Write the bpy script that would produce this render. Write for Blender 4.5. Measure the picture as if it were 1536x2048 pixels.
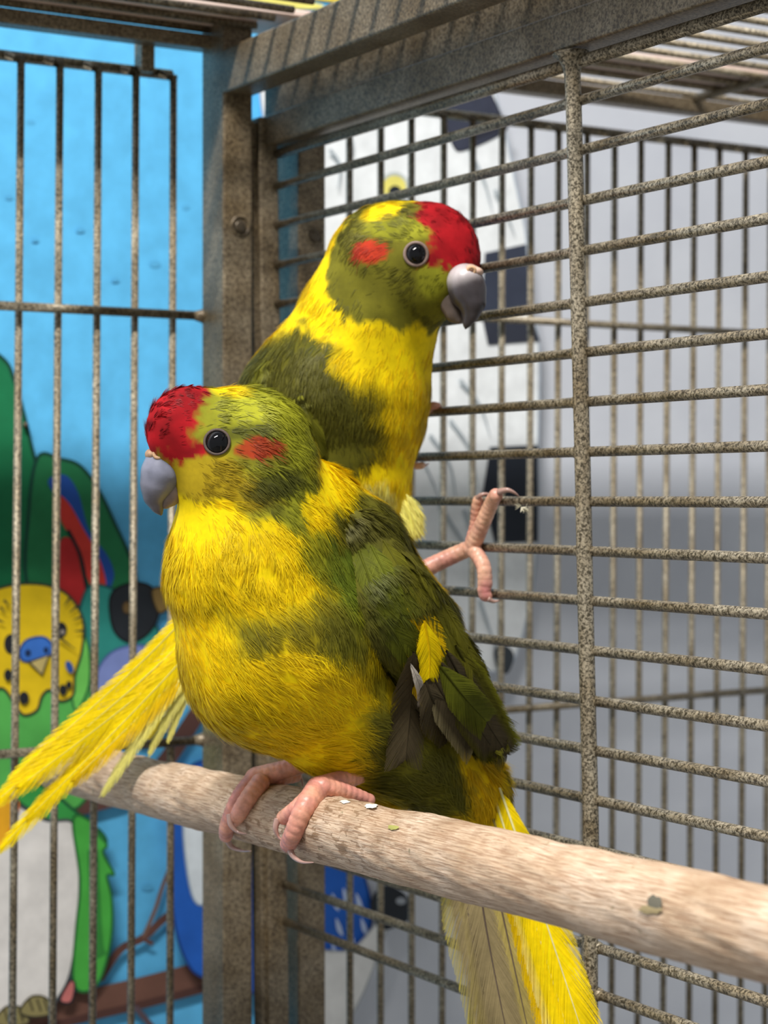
import bpy, math, random
import numpy as np
from mathutils import Vector, Matrix
from mathutils.bvhtree import BVHTree
random.seed(7); rng = np.random.default_rng(7)
for o in list(bpy.data.objects): bpy.data.objects.remove(o)
scene = bpy.context.scene
COL = scene.collection

# ------------------------------------------------------------------ camera, world, light, exposure
# world axes: x along the back panel of the cage, y into the wall, z up; camera inside the cage
F, CX, HY = 4000.0, 768.0, 993.0            # focal length in pixels of the 1536 x 2048 frame, horizon row
K = 1.0 / math.hypot(0.602, 1.0)
FWD = np.array([0.602 * K, K, 0.0])         # viewing direction
RGT = np.array([K, -0.602 * K, 0.0])
UPV = np.array([0.0, 0.0, 1.0])
Z0 = 1.30                                    # eye height above the room floor
S0 = 0.0633 * RGT + 0.646 * FWD              # divider panel passes here (relative to the camera)
CAM = np.array([0.012 - S0[0], 0.0, Z0])     # divider panel plane is x = 0.012
def ray(px, py): return RGT * ((px - CX) / F) + FWD + UPV * ((HY - py) / F)
def solve_y(px, x): d = ray(px, HY); return CAM[1] + d[1] * (x - CAM[0]) / d[0]
# back panel is put at y = 0 : follow the corner post from its right edge over its arris to its left edge
_y_front = solve_y(506, 0.0)
_d = ray(447, HY); POST_X = CAM[0] + _d[0] * _y_front / _d[1]
_y_back = solve_y(401, POST_X)
CAM[1] -= _y_back
POST_Y = _y_front - _y_back                  # front face of the post
def P(px, py, Y): return CAM + ray(px, py) * Y
def on_x(px, py, x): d = ray(px, py); return CAM + d * ((x - CAM[0]) / d[0])
def on_y(px, py, y): d = ray(px, py); return CAM + d * ((y - CAM[1]) / d[1])
def on_z(px, py, z): d = ray(px, py); return CAM + d * ((z - CAM[2]) / d[2])

cam_d = bpy.data.cameras.new('camera'); cam = bpy.data.objects.new('camera', cam_d); COL.objects.link(cam)
cam_d.sensor_fit = 'VERTICAL'; cam_d.sensor_height = 24.0; cam_d.lens = 24.0 * F / 2048.0
cam_d.shift_y = -31.0 / 2048.0; cam_d.clip_start = 0.02; cam_d.clip_end = 30
cam.location = CAM
cam.rotation_euler = Vector(FWD).to_track_quat('-Z', 'Y').to_euler()
cam_d.dof.use_dof = True; cam_d.dof.focus_distance = 0.578; cam_d.dof.aperture_fstop = 12.5
scene.camera = cam

w = bpy.data.worlds.new('world'); scene.world = w; w.use_nodes = True
w.node_tree.nodes['Background'].inputs[0].default_value = (0.93, 0.97, 1.0, 1)
w.node_tree.nodes['Background'].inputs[1].default_value = 0.40
def area(name, loc, target, sx, sy, power, color=(1, 1, 1)):
    l = bpy.data.lights.new(name, 'AREA'); l.shape = 'RECTANGLE'; l.size = sx; l.size_y = sy; l.energy = power; l.color = color
    o = bpy.data.objects.new(name, l); COL.objects.link(o); o.location = loc
    o.rotation_euler = (Vector(target) - Vector(loc)).to_track_quat('-Z', 'Y').to_euler()
    return o
tube_light = area('ceiling_tube_offscreen', (-0.85, -0.80, Z0 + 1.47), (-0.85, 0, Z0 + 0.18), 0.9, 0.12, 66, (1.0, 0.97, 0.93))
vs = scene.view_settings; vs.view_transform = 'Standard'; vs.look = 'None'; vs.gamma = 1; vs.use_curve_mapping = False
vs.exposure = 0.0

# ------------------------------------------------------------------ helpers
def lin(r, g, b):
    f = lambda c: (c / 255 / 12.92) if c / 255 <= 0.04045 else ((c / 255 + 0.055) / 1.055) ** 2.4
    return np.array([f(r), f(g), f(b)])
def root_of(o):
    while o.parent: o = o.parent
    return o
def empty(name, loc, label, cat, group=None, kind=None):
    o = bpy.data.objects.new(name, None); COL.objects.link(o); o.location = loc; o.empty_display_size = 0.01
    if label: o['label'] = label
    if cat: o['category'] = cat
    if group: o['group'] = group
    if kind: o['kind'] = kind
    return o
def mesh(name, V, Fc, mat, parent=None, col=None, smooth=True, label=None, kind=None, loc=None):
    """verts are world coordinates; the object sits at its thing's origin"""
    V = np.asarray(V, float)
    off = np.array(root_of(parent).location) if parent else (np.array(loc) if loc is not None else np.zeros(3))
    me = bpy.data.meshes.new(name)
    if isinstance(Fc, np.ndarray):
        n, k = Fc.shape
        me.vertices.add(len(V)); me.vertices.foreach_set('co', (V - off).astype(np.float32).ravel())
        me.loops.add(n * k); me.loops.foreach_set('vertex_index', Fc.astype(np.int32).ravel())
        me.polygons.add(n); me.polygons.foreach_set('loop_start', np.arange(0, n * k, k, dtype=np.int32))
        me.update(calc_edges=True)
    else:
        me.from_pydata((V - off).tolist(), [], [list(f) for f in Fc])
    me.polygons.foreach_set('use_smooth', np.full(len(me.polygons), smooth))
    if col is not None:
        a = me.color_attributes.new('Col', 'FLOAT_COLOR', 'POINT')
        c = np.ones((len(V), 4), np.float32); c[:, :3] = col
        a.data.foreach_set('color', c.ravel())
    me.materials.append(mat)
    o = bpy.data.objects.new(name, me); COL.objects.link(o)
    if parent: o.parent = parent
    elif loc is not None: o.location = loc
    if label: o['label'] = label
    if kind: o['kind'] = kind
    return o
def box(name, a, b, mat, parent=None, bevel=0.0, **kw):
    (x0, y0, z0), (x1, y1, z1) = a, b
    V = [(x0, y0, z0), (x1, y0, z0), (x1, y1, z0), (x0, y1, z0), (x0, y0, z1), (x1, y0, z1), (x1, y1, z1), (x0, y1, z1)]
    Fc = [(0, 3, 2, 1), (4, 5, 6, 7), (0, 1, 5, 4), (1, 2, 6, 5), (2, 3, 7, 6), (3, 0, 4, 7)]
    o = mesh(name, V, Fc, mat, parent, smooth=False, **kw)
    if bevel:
        m = o.modifiers.new('bevel', 'BEVEL'); m.width = bevel; m.segments = 3
        o.data.polygons.foreach_set('use_smooth', np.full(6, True))
        m.harden_normals = True
    return o
_rods = {}
def rod(name, a, b, r, mat, parent):
    key = (round(r, 5), mat.name)
    if key not in _rods:
        n = 10; V = []; Fc = []
        for z in (0, 1):
            for i in range(n): t = 2 * math.pi * i / n; V.append((r * math.cos(t), r * math.sin(t), z))
        for i in range(n): j = (i + 1) % n; Fc.append((i, j, n + j, n + i))
        Fc += [tuple(range(n))[::-1], tuple(range(n, 2 * n))]
        me = bpy.data.meshes.new(name); me.from_pydata(V, [], Fc)
        me.polygons.foreach_set('use_smooth', np.array([True] * n + [False] * 2)); me.materials.append(mat); _rods[key] = me
    o = bpy.data.objects.new(name, _rods[key]); COL.objects.link(o)
    a = Vector(a); b = Vector(b); d = b - a
    o.parent = parent; o.location = a - Vector(root_of(parent).location)
    o.rotation_euler = d.to_track_quat('Z', 'Y').to_euler(); o.scale = (1, 1, d.length)
    return o
def catmull(pts, n=8, closed=False):
    p = np.asarray(pts, float); N = len(p); out = []
    segs = range(N) if closed else range(N - 1)
    for i in segs:
        if closed: a, b, c, d = p[(i - 1) % N], p[i], p[(i + 1) % N], p[(i + 2) % N]
        else: a, b, c, d = p[max(i - 1, 0)], p[i], p[i + 1], p[min(i + 2, N - 1)]
        for t in np.linspace(0, 1, n, endpoint=False):
            out.append(0.5 * ((2 * b) + (c - a) * t + (2 * a - 5 * b + 4 * c - d) * t * t + (3 * b - a - 3 * c + d) * t ** 3))
    if not closed: out.append(p[-1])
    return np.array(out)
def tube(pts, radii, seg=10):
    p = np.asarray(pts, float); n = len(p); V = []; Fc = []
    T = np.gradient(p, axis=0); T /= np.linalg.norm(T, axis=1)[:, None]
    ref = np.array([0.3, 0.2, 0.9]); 
    for i in range(n):
        a = ref - T[i] * ref.dot(T[i]); a /= np.linalg.norm(a); ref = a; b = np.cross(T[i], a)
        for k in range(seg):
            t = 2 * math.pi * k / seg; V.append(p[i] + radii[i] * (a * math.cos(t) + b * math.sin(t)))
    for i in range(n - 1):
        for k in range(seg):
            j = (k + 1) % seg; Fc.append((i * seg + k, i * seg + j, (i + 1) * seg + j, (i + 1) * seg + k))
    Fc.append(tuple(range(seg))[::-1]); Fc.append(tuple(range((n - 1) * seg, n * seg)))
    return np.array(V), Fc

# ------------------------------------------------------------------ materials
class NT:
    def __init__(s, name):
        s.m = bpy.data.materials.new(name); s.m.use_nodes = True; s.t = s.m.node_tree; s.n = s.t.nodes
        s.p = s.n['Principled BSDF']
    def add(s, typ, **kw):
        n = s.n.new(typ)
        for k, v in kw.items():
            if k in n.inputs: n.inputs[k].default_value = v
            else: setattr(n, k, v)
        return n
    def link(s, a, b): s.t.links.new(a, b)
    def ramp(s, fac, stops, interp='LINEAR'):
        r = s.n.new('ShaderNodeValToRGB'); r.color_ramp.interpolation = interp
        e = r.color_ramp.elements
        while len(e) < len(stops): e.new(0.5)
        for el, (p, c) in zip(e, stops): el.position = p; el.color = (*c, 1)
        s.link(fac, r.inputs[0]); return r
    def mix(s, fac, a, b, blend='MIX'):
        m = s.n.new('ShaderNodeMix'); m.data_type = 'RGBA'; m.blend_type = blend
        for i, v in ((0, fac), (6, a), (7, b)):
            if hasattr(v, 'is_linked') or hasattr(v, 'links'): s.link(v, m.inputs[i])
            elif i == 0: m.inputs[0].default_value = v
            else: m.inputs[i].default_value = (*v, 1)
        return m.outputs[2]
    def pos(s, scale=(1, 1, 1), rot=(0, 0, 0), obj=False):
        g = s.add('ShaderNodeTexCoord').outputs['Object'] if obj else s.add('ShaderNodeNewGeometry').outputs['Position']
        mp = s.add('ShaderNodeMapping'); mp.inputs['Scale'].default_value = scale; mp.inputs['Rotation'].default_value = rot
        s.link(g, mp.inputs[0]); return mp.outputs[0]
    def noise(s, vec, scale, detail=3, rough=0.55, dist=0):
        n = s.add('ShaderNodeTexNoise'); n.inputs['Scale'].default_value = scale; n.inputs['Detail'].default_value = detail
        n.inputs['Roughness'].default_value = rough; n.inputs['Distortion'].default_value = dist
        s.link(vec, n.inputs['Vector']); return n.outputs['Fac']
    def bump(s, h, strength=0.5, dist=0.001):
        b = s.add('ShaderNodeBump'); b.inputs['Strength'].default_value = strength; b.inputs['Distance'].default_value = dist
        s.link(h, b.inputs['Height']); s.link(b.outputs[0], s.p.inputs['Normal'])

def plain(name, rgb, rough=0.5, spec=0.5, metal=0.0, coat=0.0):
    m = NT(name); m.p.inputs['Base Color'].default_value = (*rgb, 1); m.p.inputs['Roughness'].default_value = rough
    m.p.inputs['Specular IOR Level'].default_value = spec; m.p.inputs['Metallic'].default_value = metal
    m.p.inputs['Coat Weight'].default_value = coat
    return m.m
def hammered(name, dark, light, scale=900):
    m = NT(name); v = m.pos()
    a = m.noise(v, scale, 3, 0.6, 0.6); b = m.noise(v, 45, 3); c = m.noise(v, 260, 2)
    r = m.ramp(a, [(0.40, dark), (0.60, light)])
    dirt = m.ramp(b, [(0.35, (0.62, 0.56, 0.46)), (0.62, (1, 1, 1))])
    col = m.mix(1.0, r.outputs[0], dirt.outputs[0], 'MULTIPLY')
    m.link(col, m.p.inputs['Base Color'])
    m.p.inputs['Roughness'].default_value = 0.42; m.p.inputs['Metallic'].default_value = 0.25
    m.bump(a, 0.35, 0.0004)
    return m.m
M_FRAME = hammered('hammered_frame_paint', lin(92, 80, 64), lin(148, 134, 110))
M_BAR = hammered('hammered_bar_paint', lin(78, 70, 54), lin(186, 174, 150), 1100)
M_BACK = M_CEIL = M_BAR
M_BOLT = plain('bolt_steel', lin(88, 78, 64), 0.4, metal=0.5)

def attr_mat(name, rough=0.6, spec=0.4, noise_scale=0, noise_amt=0.15, sheen=0.0, bump=0, sss=0.0, translucent=0.0):
    m = NT(name); a = m.add('ShaderNodeAttribute', attribute_name='Col'); c = a.outputs['Color']
    if noise_scale:
        n = m.noise(m.pos(), noise_scale, 4)
        r = m.ramp(n, [(0.3, (1 - noise_amt,) * 3), (0.7, (1 + noise_amt,) * 3)])
        c = m.mix(1.0, c, r.outputs[0], 'MULTIPLY')
        if bump: m.bump(n, bump, 0.0006)
    m.link(c, m.p.inputs['Base Color']); m.p.inputs['Roughness'].default_value = rough
    m.p.inputs['Specular IOR Level'].default_value = spec
    if sheen: m.p.inputs['Sheen Weight'].default_value = sheen; m.p.inputs['Sheen Roughness'].default_value = 0.5
    if sss:
        m.p.inputs['Subsurface Weight'].default_value = sss; m.p.inputs['Subsurface Radius'].default_value = (0.003, 0.0012, 0.0008); m.p.inputs['Subsurface Scale'].default_value = 1.0
    if translucent:
        tr = m.add('ShaderNodeBsdfTranslucent'); m.link(c, tr.inputs['Color'])
        mx = m.add('ShaderNodeMixShader'); mx.inputs[0].default_value = translucent
        m.link(m.p.outputs[0], mx.inputs[1]); m.link(tr.outputs[0], mx.inputs[2])
        m.link(mx.outputs[0], m.n['Material Output'].inputs[0])
    return m.m
M_PLUME = attr_mat('plumage', 0.55, 0.25, translucent=0.25)
M_SKINBODY = attr_mat('body_down', 0.75, 0.15, 600, 0.08)
M_FEATHER = attr_mat('vane_feather', 0.62, 0.10, 500, 0.08, translucent=0.15)
M_BEAK = attr_mat('beak_horn', 0.32, 0.5, 300, 0.12)
M_LEG = attr_mat('leg_skin', 0.38, 0.5, 900, 0.10, sss=0.15, bump=0.2)
M_CLAW = plain('claw_horn', lin(176, 140, 128), 0.25, 0.6, coat=0.3)
M_EYE = plain('eye_gloss', (0.003, 0.003, 0.004), 0.03, 0.35)
M_EYERING = attr_mat('eye_ring_skin', 0.6, 0.3, 900, 0.2)
M_PAINT = attr_mat('mural_paint', 0.62, 0.25, 90, 0.10)

# ------------------------------------------------------------------ room: wall with its painting, rail, floor
WALL_Y = 0.115
mw = NT('wall_paint'); v_ = mw.pos(); n_ = mw.noise(v_, 14, 4)
r_ = mw.ramp(n_, [(0.3, lin(196, 200, 210)), (0.7, lin(210, 214, 222))]); mw.link(r_.outputs[0], mw.p.inputs['Base Color'])
mw.p.inputs['Roughness'].default_value = 0.55; mw.bump(mw.noise(v_, 260, 3), 0.15, 0.0006)
wall = box('wall_back', (-1.6, WALL_Y, 0), (1.8, WALL_Y + 0.1, 2.7), mw.m); wall['kind'] = 'structure'
wall['label'] = 'pale grey wall with a bright painted mural of parrots'
mf = NT('floor_concrete'); fr = mf.ramp(mf.noise(mf.pos(), 6, 5), [(0.3, lin(120, 118, 112)), (0.7, lin(150, 147, 140))])
mf.link(fr.outputs[0], mf.p.inputs['Base Color']); mf.p.inputs['Roughness'].default_value = 0.7
flo = box('floor', (-1.6, -2.6, -0.05), (1.8, WALL_Y + 0.1, 0), mf.m); flo['kind'] = 'structure'; flo['label'] = 'grey concrete floor below the cages'
LAYER = [0]
class Paint:
    """a painted figure: layered flat patches of paint on the wall, collected into one mesh"""
    def __init__(s, name, label): s.name, s.label, s.V, s.F, s.C = name, label, [], [], []
    def _put(s, pts, rgb):
        LAYER[0] += 1
        y = WALL_Y - 0.00008 * LAYER[0] - 0.0003
        b = len(s.V); c = lin(*rgb)
        for q in pts: s.V.append(on_y(q[0], q[1], y)); s.C.append(c)
        return b
    def fill(s, pts, rgb, edge=None, ew=5, closed=True, smooth=True):
        q = catmull(pts, 6, True) if smooth else np.asarray(pts, float)
        b = s._put(q, rgb); s.F.append(tuple(range(b, b + len(q))))
        if edge: s.stroke(list(q) + [q[0]], edge, ew, False)
    def stroke(s, pts, rgb, wd=5, smooth=True, taper=False):
        q = catmull(pts, 6) if smooth else np.asarray(pts, float)
        t = np.gradient(q, axis=0); t /= (np.linalg.norm(t, axis=1)[:, None] + 1e-9); nn = np.stack([-t[:, 1], t[:, 0]], 1)
        ww = np.full(len(q), wd / 2.0)
        if taper: ww *= np.linspace(1, 0.15, len(q))
        b = s._put(np.concatenate([q + nn * ww[:, None], q - nn * ww[:, None]]), rgb); n = len(q)
        for i in range(n - 1): s.F.append((b + i, b + i + 1, b + n + i + 1, b + n + i))
    def dot(s, x, y, rx, ry, rgb, edge=None, ew=4, rot=0):
        a = np.linspace(0, 2 * math.pi, 20, endpoint=False); c, sn = math.cos(rot), math.sin(rot)
        q = np.stack([x + rx * np.cos(a) * c - ry * np.sin(a) * sn, y + rx * np.cos(a) * sn + ry * np.sin(a) * c], 1)
        s.fill(q, rgb, edge, ew, smooth=False)
    def done(s): return mesh(s.name, s.V, s.F, M_PAINT, wall, np.array(s.C), smooth=False, label=s.label)
BLK = (38, 40, 46)
p = Paint('painted_sky', 'sky blue painted background')
p.fill([(-900, -700), (660, -620), (660, 400), (650, 1200), (655, 2600), (-900, 2700)], (96, 186, 236), smooth=False)
for x, y, a in ((62, 245, 9), (372, 415, 8), (310, 528, 12), (18, 395, 8), (295, 1775, 12), (160, 460, 9), (230, 560, 8), (70, 480, 7)):
    p.dot(x, y, a, a * 0.6, (88, 172, 220))
p.done()
p = Paint('painted_feather_spots', 'yellow and white painted patches above the rail')
for q, c in (([(400, 22), (420, 38), (560, 52), (600, 46), (560, 34)], (240, 216, 60)), ([(430, 2), (470, 8), (620, 18), (640, 8), (520, -8)], (236, 226, 120)),
             ([(380, -10), (400, 4), (392, 12), (376, 6)], (214, 190, 70)), ([(560, -40), (620, -4), (700, 0), (690, -40)], (238, 214, 70)), ([(500, 20), (560, 30), (640, 44), (620, 24)], (238, 238, 226)),
             ([(300, -120), (420, -60), (600, -70), (640, -190), (480, -220)], (238, 216, 70))):
    p.fill(q, c)
p.done()
p = Paint('painted_green_parrot', 'painted dark green parrot with blue and red wing')
p.fill([(-260, 560), (-120, 640), (0, 712), (28, 760), (48, 830), (66, 905), (80, 960), (90, 1060), (84, 1180), (0, 1260), (-260, 1300)], (26, 116, 74), (18, 66, 54), 7)
p.fill([(76, 914), (120, 918), (160, 932), (196, 978), (228, 1044), (262, 1120), (272, 1180), (240, 1200), (176, 1200), (60, 1180), (58, 1020)], (38, 122, 76), (24, 72, 60), 7)
p.fill([(96, 962), (130, 950), (156, 985), (178, 1060), (214, 1110), (228, 1150), (212, 1180), (176, 1130), (120, 1010)], (38, 84, 170))
p.fill([(118, 992), (140, 1010), (168, 1060), (196, 1110), (212, 1170), (190, 1190), (150, 1090), (122, 1040)], (214, 62, 52))
p.fill([(122, 1080), (150, 1090), (172, 1180), (196, 1196), (168, 1216), (110, 1160)], (190, 44, 46))
p.stroke([(136, 1060), (160, 1110), (172, 1170), (176, 1210)], (26, 34, 40), 7)
p.done()
p = Paint('painted_teal_parrot', 'painted teal parrot with a black head')
p.fill([(168, 1190), (200, 1170), (260, 1200), (320, 1270), (280, 1330), (190, 1420), (150, 1300)], (52, 150, 140), (30, 90, 92), 5)
p.fill([(222, 1190), (262, 1166), (300, 1172), (318, 1200), (314, 1240), (290, 1272), (256, 1284), (226, 1256)], (44, 48, 54), (24, 26, 30), 4)
p.dot(254, 1215, 9, 12, (120, 96, 60), (70, 56, 40), 3)
p.fill([(304, 1180), (340, 1178), (346, 1205), (318, 1226)], (150, 122, 70), (64, 54, 40), 4)
p.fill([(186, 1400), (198, 1336), (232, 1300), (290, 1292), (330, 1330), (330, 1460), (190, 1460)], (136, 152, 214), (86, 104, 170), 4)
p.fill([(262, 1470), (270, 1410), (300, 1380), (330, 1400), (320, 1450), (292, 1486)], (238, 208, 40), (70, 70, 50), 4)
p.done()
p = Paint('painted_branch', 'painted brown branches and twigs')
p.stroke([(-140, 2130), (40, 2046), (180, 2010), (290, 1984), (420, 1950), (560, 1915)], (112, 78, 66), 62)
p.stroke([(-140, 2150), (40, 2070), (180, 2034), (290, 2008), (420, 1974)], (84, 56, 50), 16)
p.stroke([(200, 1960), (240, 1900), (286, 1876), (330, 1836), (400, 1782), (470, 1720)], (98, 66, 58), 15)
p.stroke([(286, 1876), (310, 1820), (330, 1760), (380, 1640)], (120, 92, 80), 8)
p.stroke([(286, 1878), (306, 1888)], (98, 66, 58), 8, False)
p.stroke([(270, 2014), (310, 2060), (360, 2120)], (90, 76, 84), 12)
p.stroke([(100, 1620), (190, 1606), (300, 1560), (400, 1420), (440, 1370)], (96, 66, 60), 34)
p.done()
p = Paint('painted_green_budgerigar', 'painted green budgerigar with a yellow spotted face')
p.fill([(-120, 1420), (0, 1372), (120, 1372), (178, 1360), (176, 1470), (170, 1600), (60, 1640), (-120, 1640)], (92, 184, 88), (40, 110, 60), 5)
p.fill([(150, 1250), (176, 1290), (178, 1370), (150, 1420), (140, 1330)], (118, 208, 96), (44, 110, 60), 4)
p.fill([(-70, 1300), (-60, 1220), (-20, 1184), (40, 1168), (100, 1172), (140, 1194), (166, 1240), (164, 1300), (150, 1350), (146, 1390), (120, 1402), (100, 1380), (84, 1392), (74, 1420), (48, 1430), (30, 1410), (4, 1376), (-40, 1390)], (240, 204, 30), (60, 66, 50), 5)
p.dot(122, 1260, 12, 16, BLK); p.dot(125, 1264, 4, 5, (170, 160, 150)); p.dot(22, 1288, 14, 20, BLK)
p.fill([(40, 1300), (54, 1280), (86, 1274), (104, 1290), (98, 1312), (66, 1322), (44, 1320)], (62, 118, 206), (36, 70, 140), 4)
p.dot(56, 1306, 6, 7, (30, 50, 90)); p.dot(92, 1300, 5, 6, (30, 50, 90))
p.fill([(58, 1324), (98, 1310), (84, 1350)], (206, 186, 120), (70, 66, 60), 4, smooth=False)
for x, y, rx, ry in ((48, 1396, 10, 13), (126, 1380, 8, 11), (138, 1370, 6, 8), (16, 1350, 8, 12)): p.dot(x, y, rx, ry, BLK)
p.dot(139, 1334, 7, 13, (50, 90, 170), rot=-0.4)
for x0, y0, x1, y1 in ((140, 1196, 128, 1212), (152, 1214, 138, 1226), (162, 1234, 146, 1240), (166, 1262, 148, 1262), (0, 1214, 12, 1226), (-4, 1240, 10, 1246), (118, 1274, 152, 1300), (8, 1200, 20, 1214)):
    p.stroke([(x0, y0), (x1, y1)], (70, 66, 44), 6, False, True)
p.fill([(20, 1580), (80, 1570), (150, 1622), (206, 1668), (206, 1690), (150, 1664), (60, 1620)], (60, 160, 76), (30, 90, 56), 6)
p.fill([(-120, 1640), (0, 1600), (90, 1640), (150, 1650), (160, 1760), (150, 1900), (124, 1985), (60, 2030), (-120, 2040)], (232, 228, 224), (80, 84, 88), 6)
p.fill([(146, 1640), (178, 1640), (196, 1668), (214, 1690), (206, 1706), (228, 1748), (214, 1752), (224, 1800), (222, 1880), (200, 1960), (168, 1984), (146, 1960), (152, 1860), (160, 1760)], (76, 174, 70), (36, 104, 52), 5)
p.stroke([(186, 1700), (190, 1800), (196, 1890), (204, 1912)], (54, 136, 58), 22)
p.fill([(-80, 1600), (0, 1590), (36, 1604), (24, 1650), (0, 1690), (-80, 1700)], (244, 176, 40), (230, 120, 40), 5)
p.fill([(120, 2000), (140, 1962), (150, 1970), (142, 2004)], (206, 120, 116), BLK, 4)
for cx_, cy_ in ((20, 2030), (70, 2010)):
    p.fill([(cx_ - 30, cy_ + 14), (cx_ - 8, cy_ - 16), (cx_ + 22, cy_ - 14), (cx_ + 38, cy_ + 14), (cx_, cy_ + 24)], (146, 136, 90), (70, 66, 50), 4)
    for k in (-12, 4, 18): p.stroke([(cx_ + k, cy_ - 12), (cx_ + k + 8, cy_ + 12)], (80, 74, 52), 4, False)
p.done()
p = Paint('painted_blue_parrot', 'painted blue parrot with white feather marks')
p.fill([(342, 1650), (360, 1560), (420, 1520), (560, 1560), (700, 1700), (736, 1780), (742, 1850), (716, 1900), (690, 1896), (670, 1930), (640, 1920), (560, 1990), (420, 1960), (372, 1920), (346, 1820)], (36, 96, 190), (24, 62, 130), 5)
p.fill([(366, 1650), (384, 1580), (440, 1560), (480, 1700), (420, 1800), (384, 1790)], (222, 230, 236), (150, 170, 190), 4)
for x, y in ((668, 1800), (676, 1850), (668, 1900), (716, 1800), (726, 1850), (700, 1870), (690, 1790)): p.fill([(x - 4, y - 14), (x + 6, y + 2), (x + 10, y + 22), (x - 2, y + 10)], (190, 206, 236))
p.done()
p = Paint('painted_white_parrot', 'painted white parrot with black patches and yellow ringed eye')
p.fill([(520, 150), (600, 120), (800, 110), (960, 140), (1004, 240), (1030, 360), (1052, 470), (1062, 600), (1078, 690), (1076, 900), (1074, 1100), (1056, 1230), (1020, 1330), (960, 1330), (900, 1200), (760, 1000), (600, 700), (560, 400)], (238, 242, 244), (176, 186, 198), 5)
p.fill([(880, 150), (960, 160), (1002, 230), (1010, 262), (930, 300), (906, 290), (888, 230)], (58, 62, 78), (40, 42, 54), 3)
p.fill([(948, 232), (1000, 226), (1008, 262), (944, 282)], (46, 48, 60), smooth=False)
p.fill([(970, 506), (1052, 488), (1060, 610), (962, 626)], (56, 62, 78), smooth=False)
p.fill([(964, 634), (1064, 634), (1080, 682), (976, 690)], (50, 54, 66), smooth=False)
p.fill([(980, 894), (1076, 890), (1076, 1084), (990, 1086), (966, 985)], (36, 42, 52), smooth=False)
p.dot(789, 374, 27, 27, (236, 226, 120), (196, 204, 200), 7); p.dot(790, 384, 13, 13, (34, 40, 50))
for q in ([(800, 860), (850, 930), (880, 1000)], [(860, 870), (900, 930), (912, 1000)], [(900, 840), (940, 900), (956, 980)], [(880, 1010), (930, 1090), (960, 1130)], [(930, 1020), (960, 1120), (980, 1200)], [(940, 300), (968, 360), (984, 420)], [(990, 380), (1010, 420), (1030, 470)], [(920, 760), (960, 810), (980, 870)], [(660, 300), (680, 330), (676, 380)], [(960, 1200), (980, 1260), (1000, 1320)], [(700, 270), (704, 300), (690, 330)]):
    p.stroke(q, (168, 178, 184), 8, True, True)
p.fill([(988, 1300), (1010, 1290), (1028, 1310), (1016, 1346), (996, 1340)], (60, 66, 72))
p.done()
p = Paint('painted_pale_parrot', 'painted pale parrot body with a dark wing edge')
p.fill([(600, 1930), (700, 1900), (750, 1850), (790, 1800), (760, 1900), (720, 2000), (660, 2100), (560, 2200)], (226, 226, 224), (170, 174, 178), 4)
p.fill([(742, 1800), (770, 1770), (812, 1790), (824, 1830), (800, 1850), (766, 1860), (748, 1840)], (44, 48, 54))
p.dot(802, 1802, 10, 7, (170, 176, 184))
p.done()
V, Fc = tube([on_y(51, 850, WALL_Y + 0.002), on_y(51, 850, WALL_Y - 0.004)], [0.0016, 0.0012], 10)
mesh('wall_screw', V, Fc, M_BOLT, wall)

# ------------------------------------------------------------------ cages
ZT = Z0 + 0.1905           # ceiling wires
G1 = 'wire bird cages standing against the mural wall'
cage = empty('birdcage', (POST_X, -0.02, 0), 'brown hammered metal cage around the two parakeets, blue mural behind it', 'birdcage', G1)
cage2 = empty('birdcage', (0.2, -0.02, 0), 'brown hammered metal cage behind the divider, white parrot mural behind it', 'birdcage', G1)
PY0 = POST_Y
def frame_post(parent, x0, x1):
    return box('post', (x0, PY0, 0), (x1, -0.001, ZT + 0.004), M_FRAME, parent, 0.0012)
post1 = frame_post(cage, POST_X, 0.0)
X2 = on_y(598, 500, PY0)[0]; X3 = on_y(652, 500, PY0)[0]
post2 = frame_post(cage2, X2, X3)
def bolt(px, py, parent):
    c = on_y(px, py, PY0); r = 0.0032
    n, m_ = 24, 8
    V = [c + np.array([(r * 1.2 + 0.0007 * math.cos(b_)) * math.cos(a_), -0.0007 * math.sin(b_), (r * 1.2 + 0.0007 * math.cos(b_)) * math.sin(a_)])
         for a_ in np.linspace(0, 2 * math.pi, n, endpoint=False) for b_ in np.linspace(0, 2 * math.pi, m_, endpoint=False)]
    Fc = [(i * m_ + k, i * m_ + (k + 1) % m_, ((i + 1) % n) * m_ + (k + 1) % m_, ((i + 1) % n) * m_ + k) for i in range(n) for k in range(m_)]
    b = mesh('bolt_socket', V, Fc, M_FRAME, parent)
    V, Fc = tube([c + (-0.0006, 0, -0.0004), c + (-0.0006, -0.0012, -0.0004), c + (-0.0006, -0.0016, -0.0004)], [r * 0.8, r * 0.8, r * 0.55], 14)
    mesh('bolt_head', V, Fc, M_BOLT, b)
bolt(481, 452, post1); bolt(630, 471, post2)
# top frames
ZB1 = on_x(458, 182, POST_X)[2]
box('top_beam', (POST_X, -0.62, ZB1), (0.0, PY0 + 0.002, Z0 + 0.1815), M_FRAME, cage, 0.0012)
ZBK = Z0 + 0.1835
box('top_beam', (-0.45, -0.010, ZBK), (POST_X + 0.001, 0.0, ZT - 0.001), M_FRAME, cage, 0.0012)
box('top_beam', (X3 - 0.001, -0.010, ZBK - 0.001), (0.62, 0.0, ZT - 0.001), M_FRAME, cage2, 0.0012)
box('top_beam', (X2, -0.62, ZB1 + 0.002), (X2 + 0.012, PY0 + 0.002, Z0 + 0.1815), M_FRAME, cage2, 0.0012)

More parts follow.
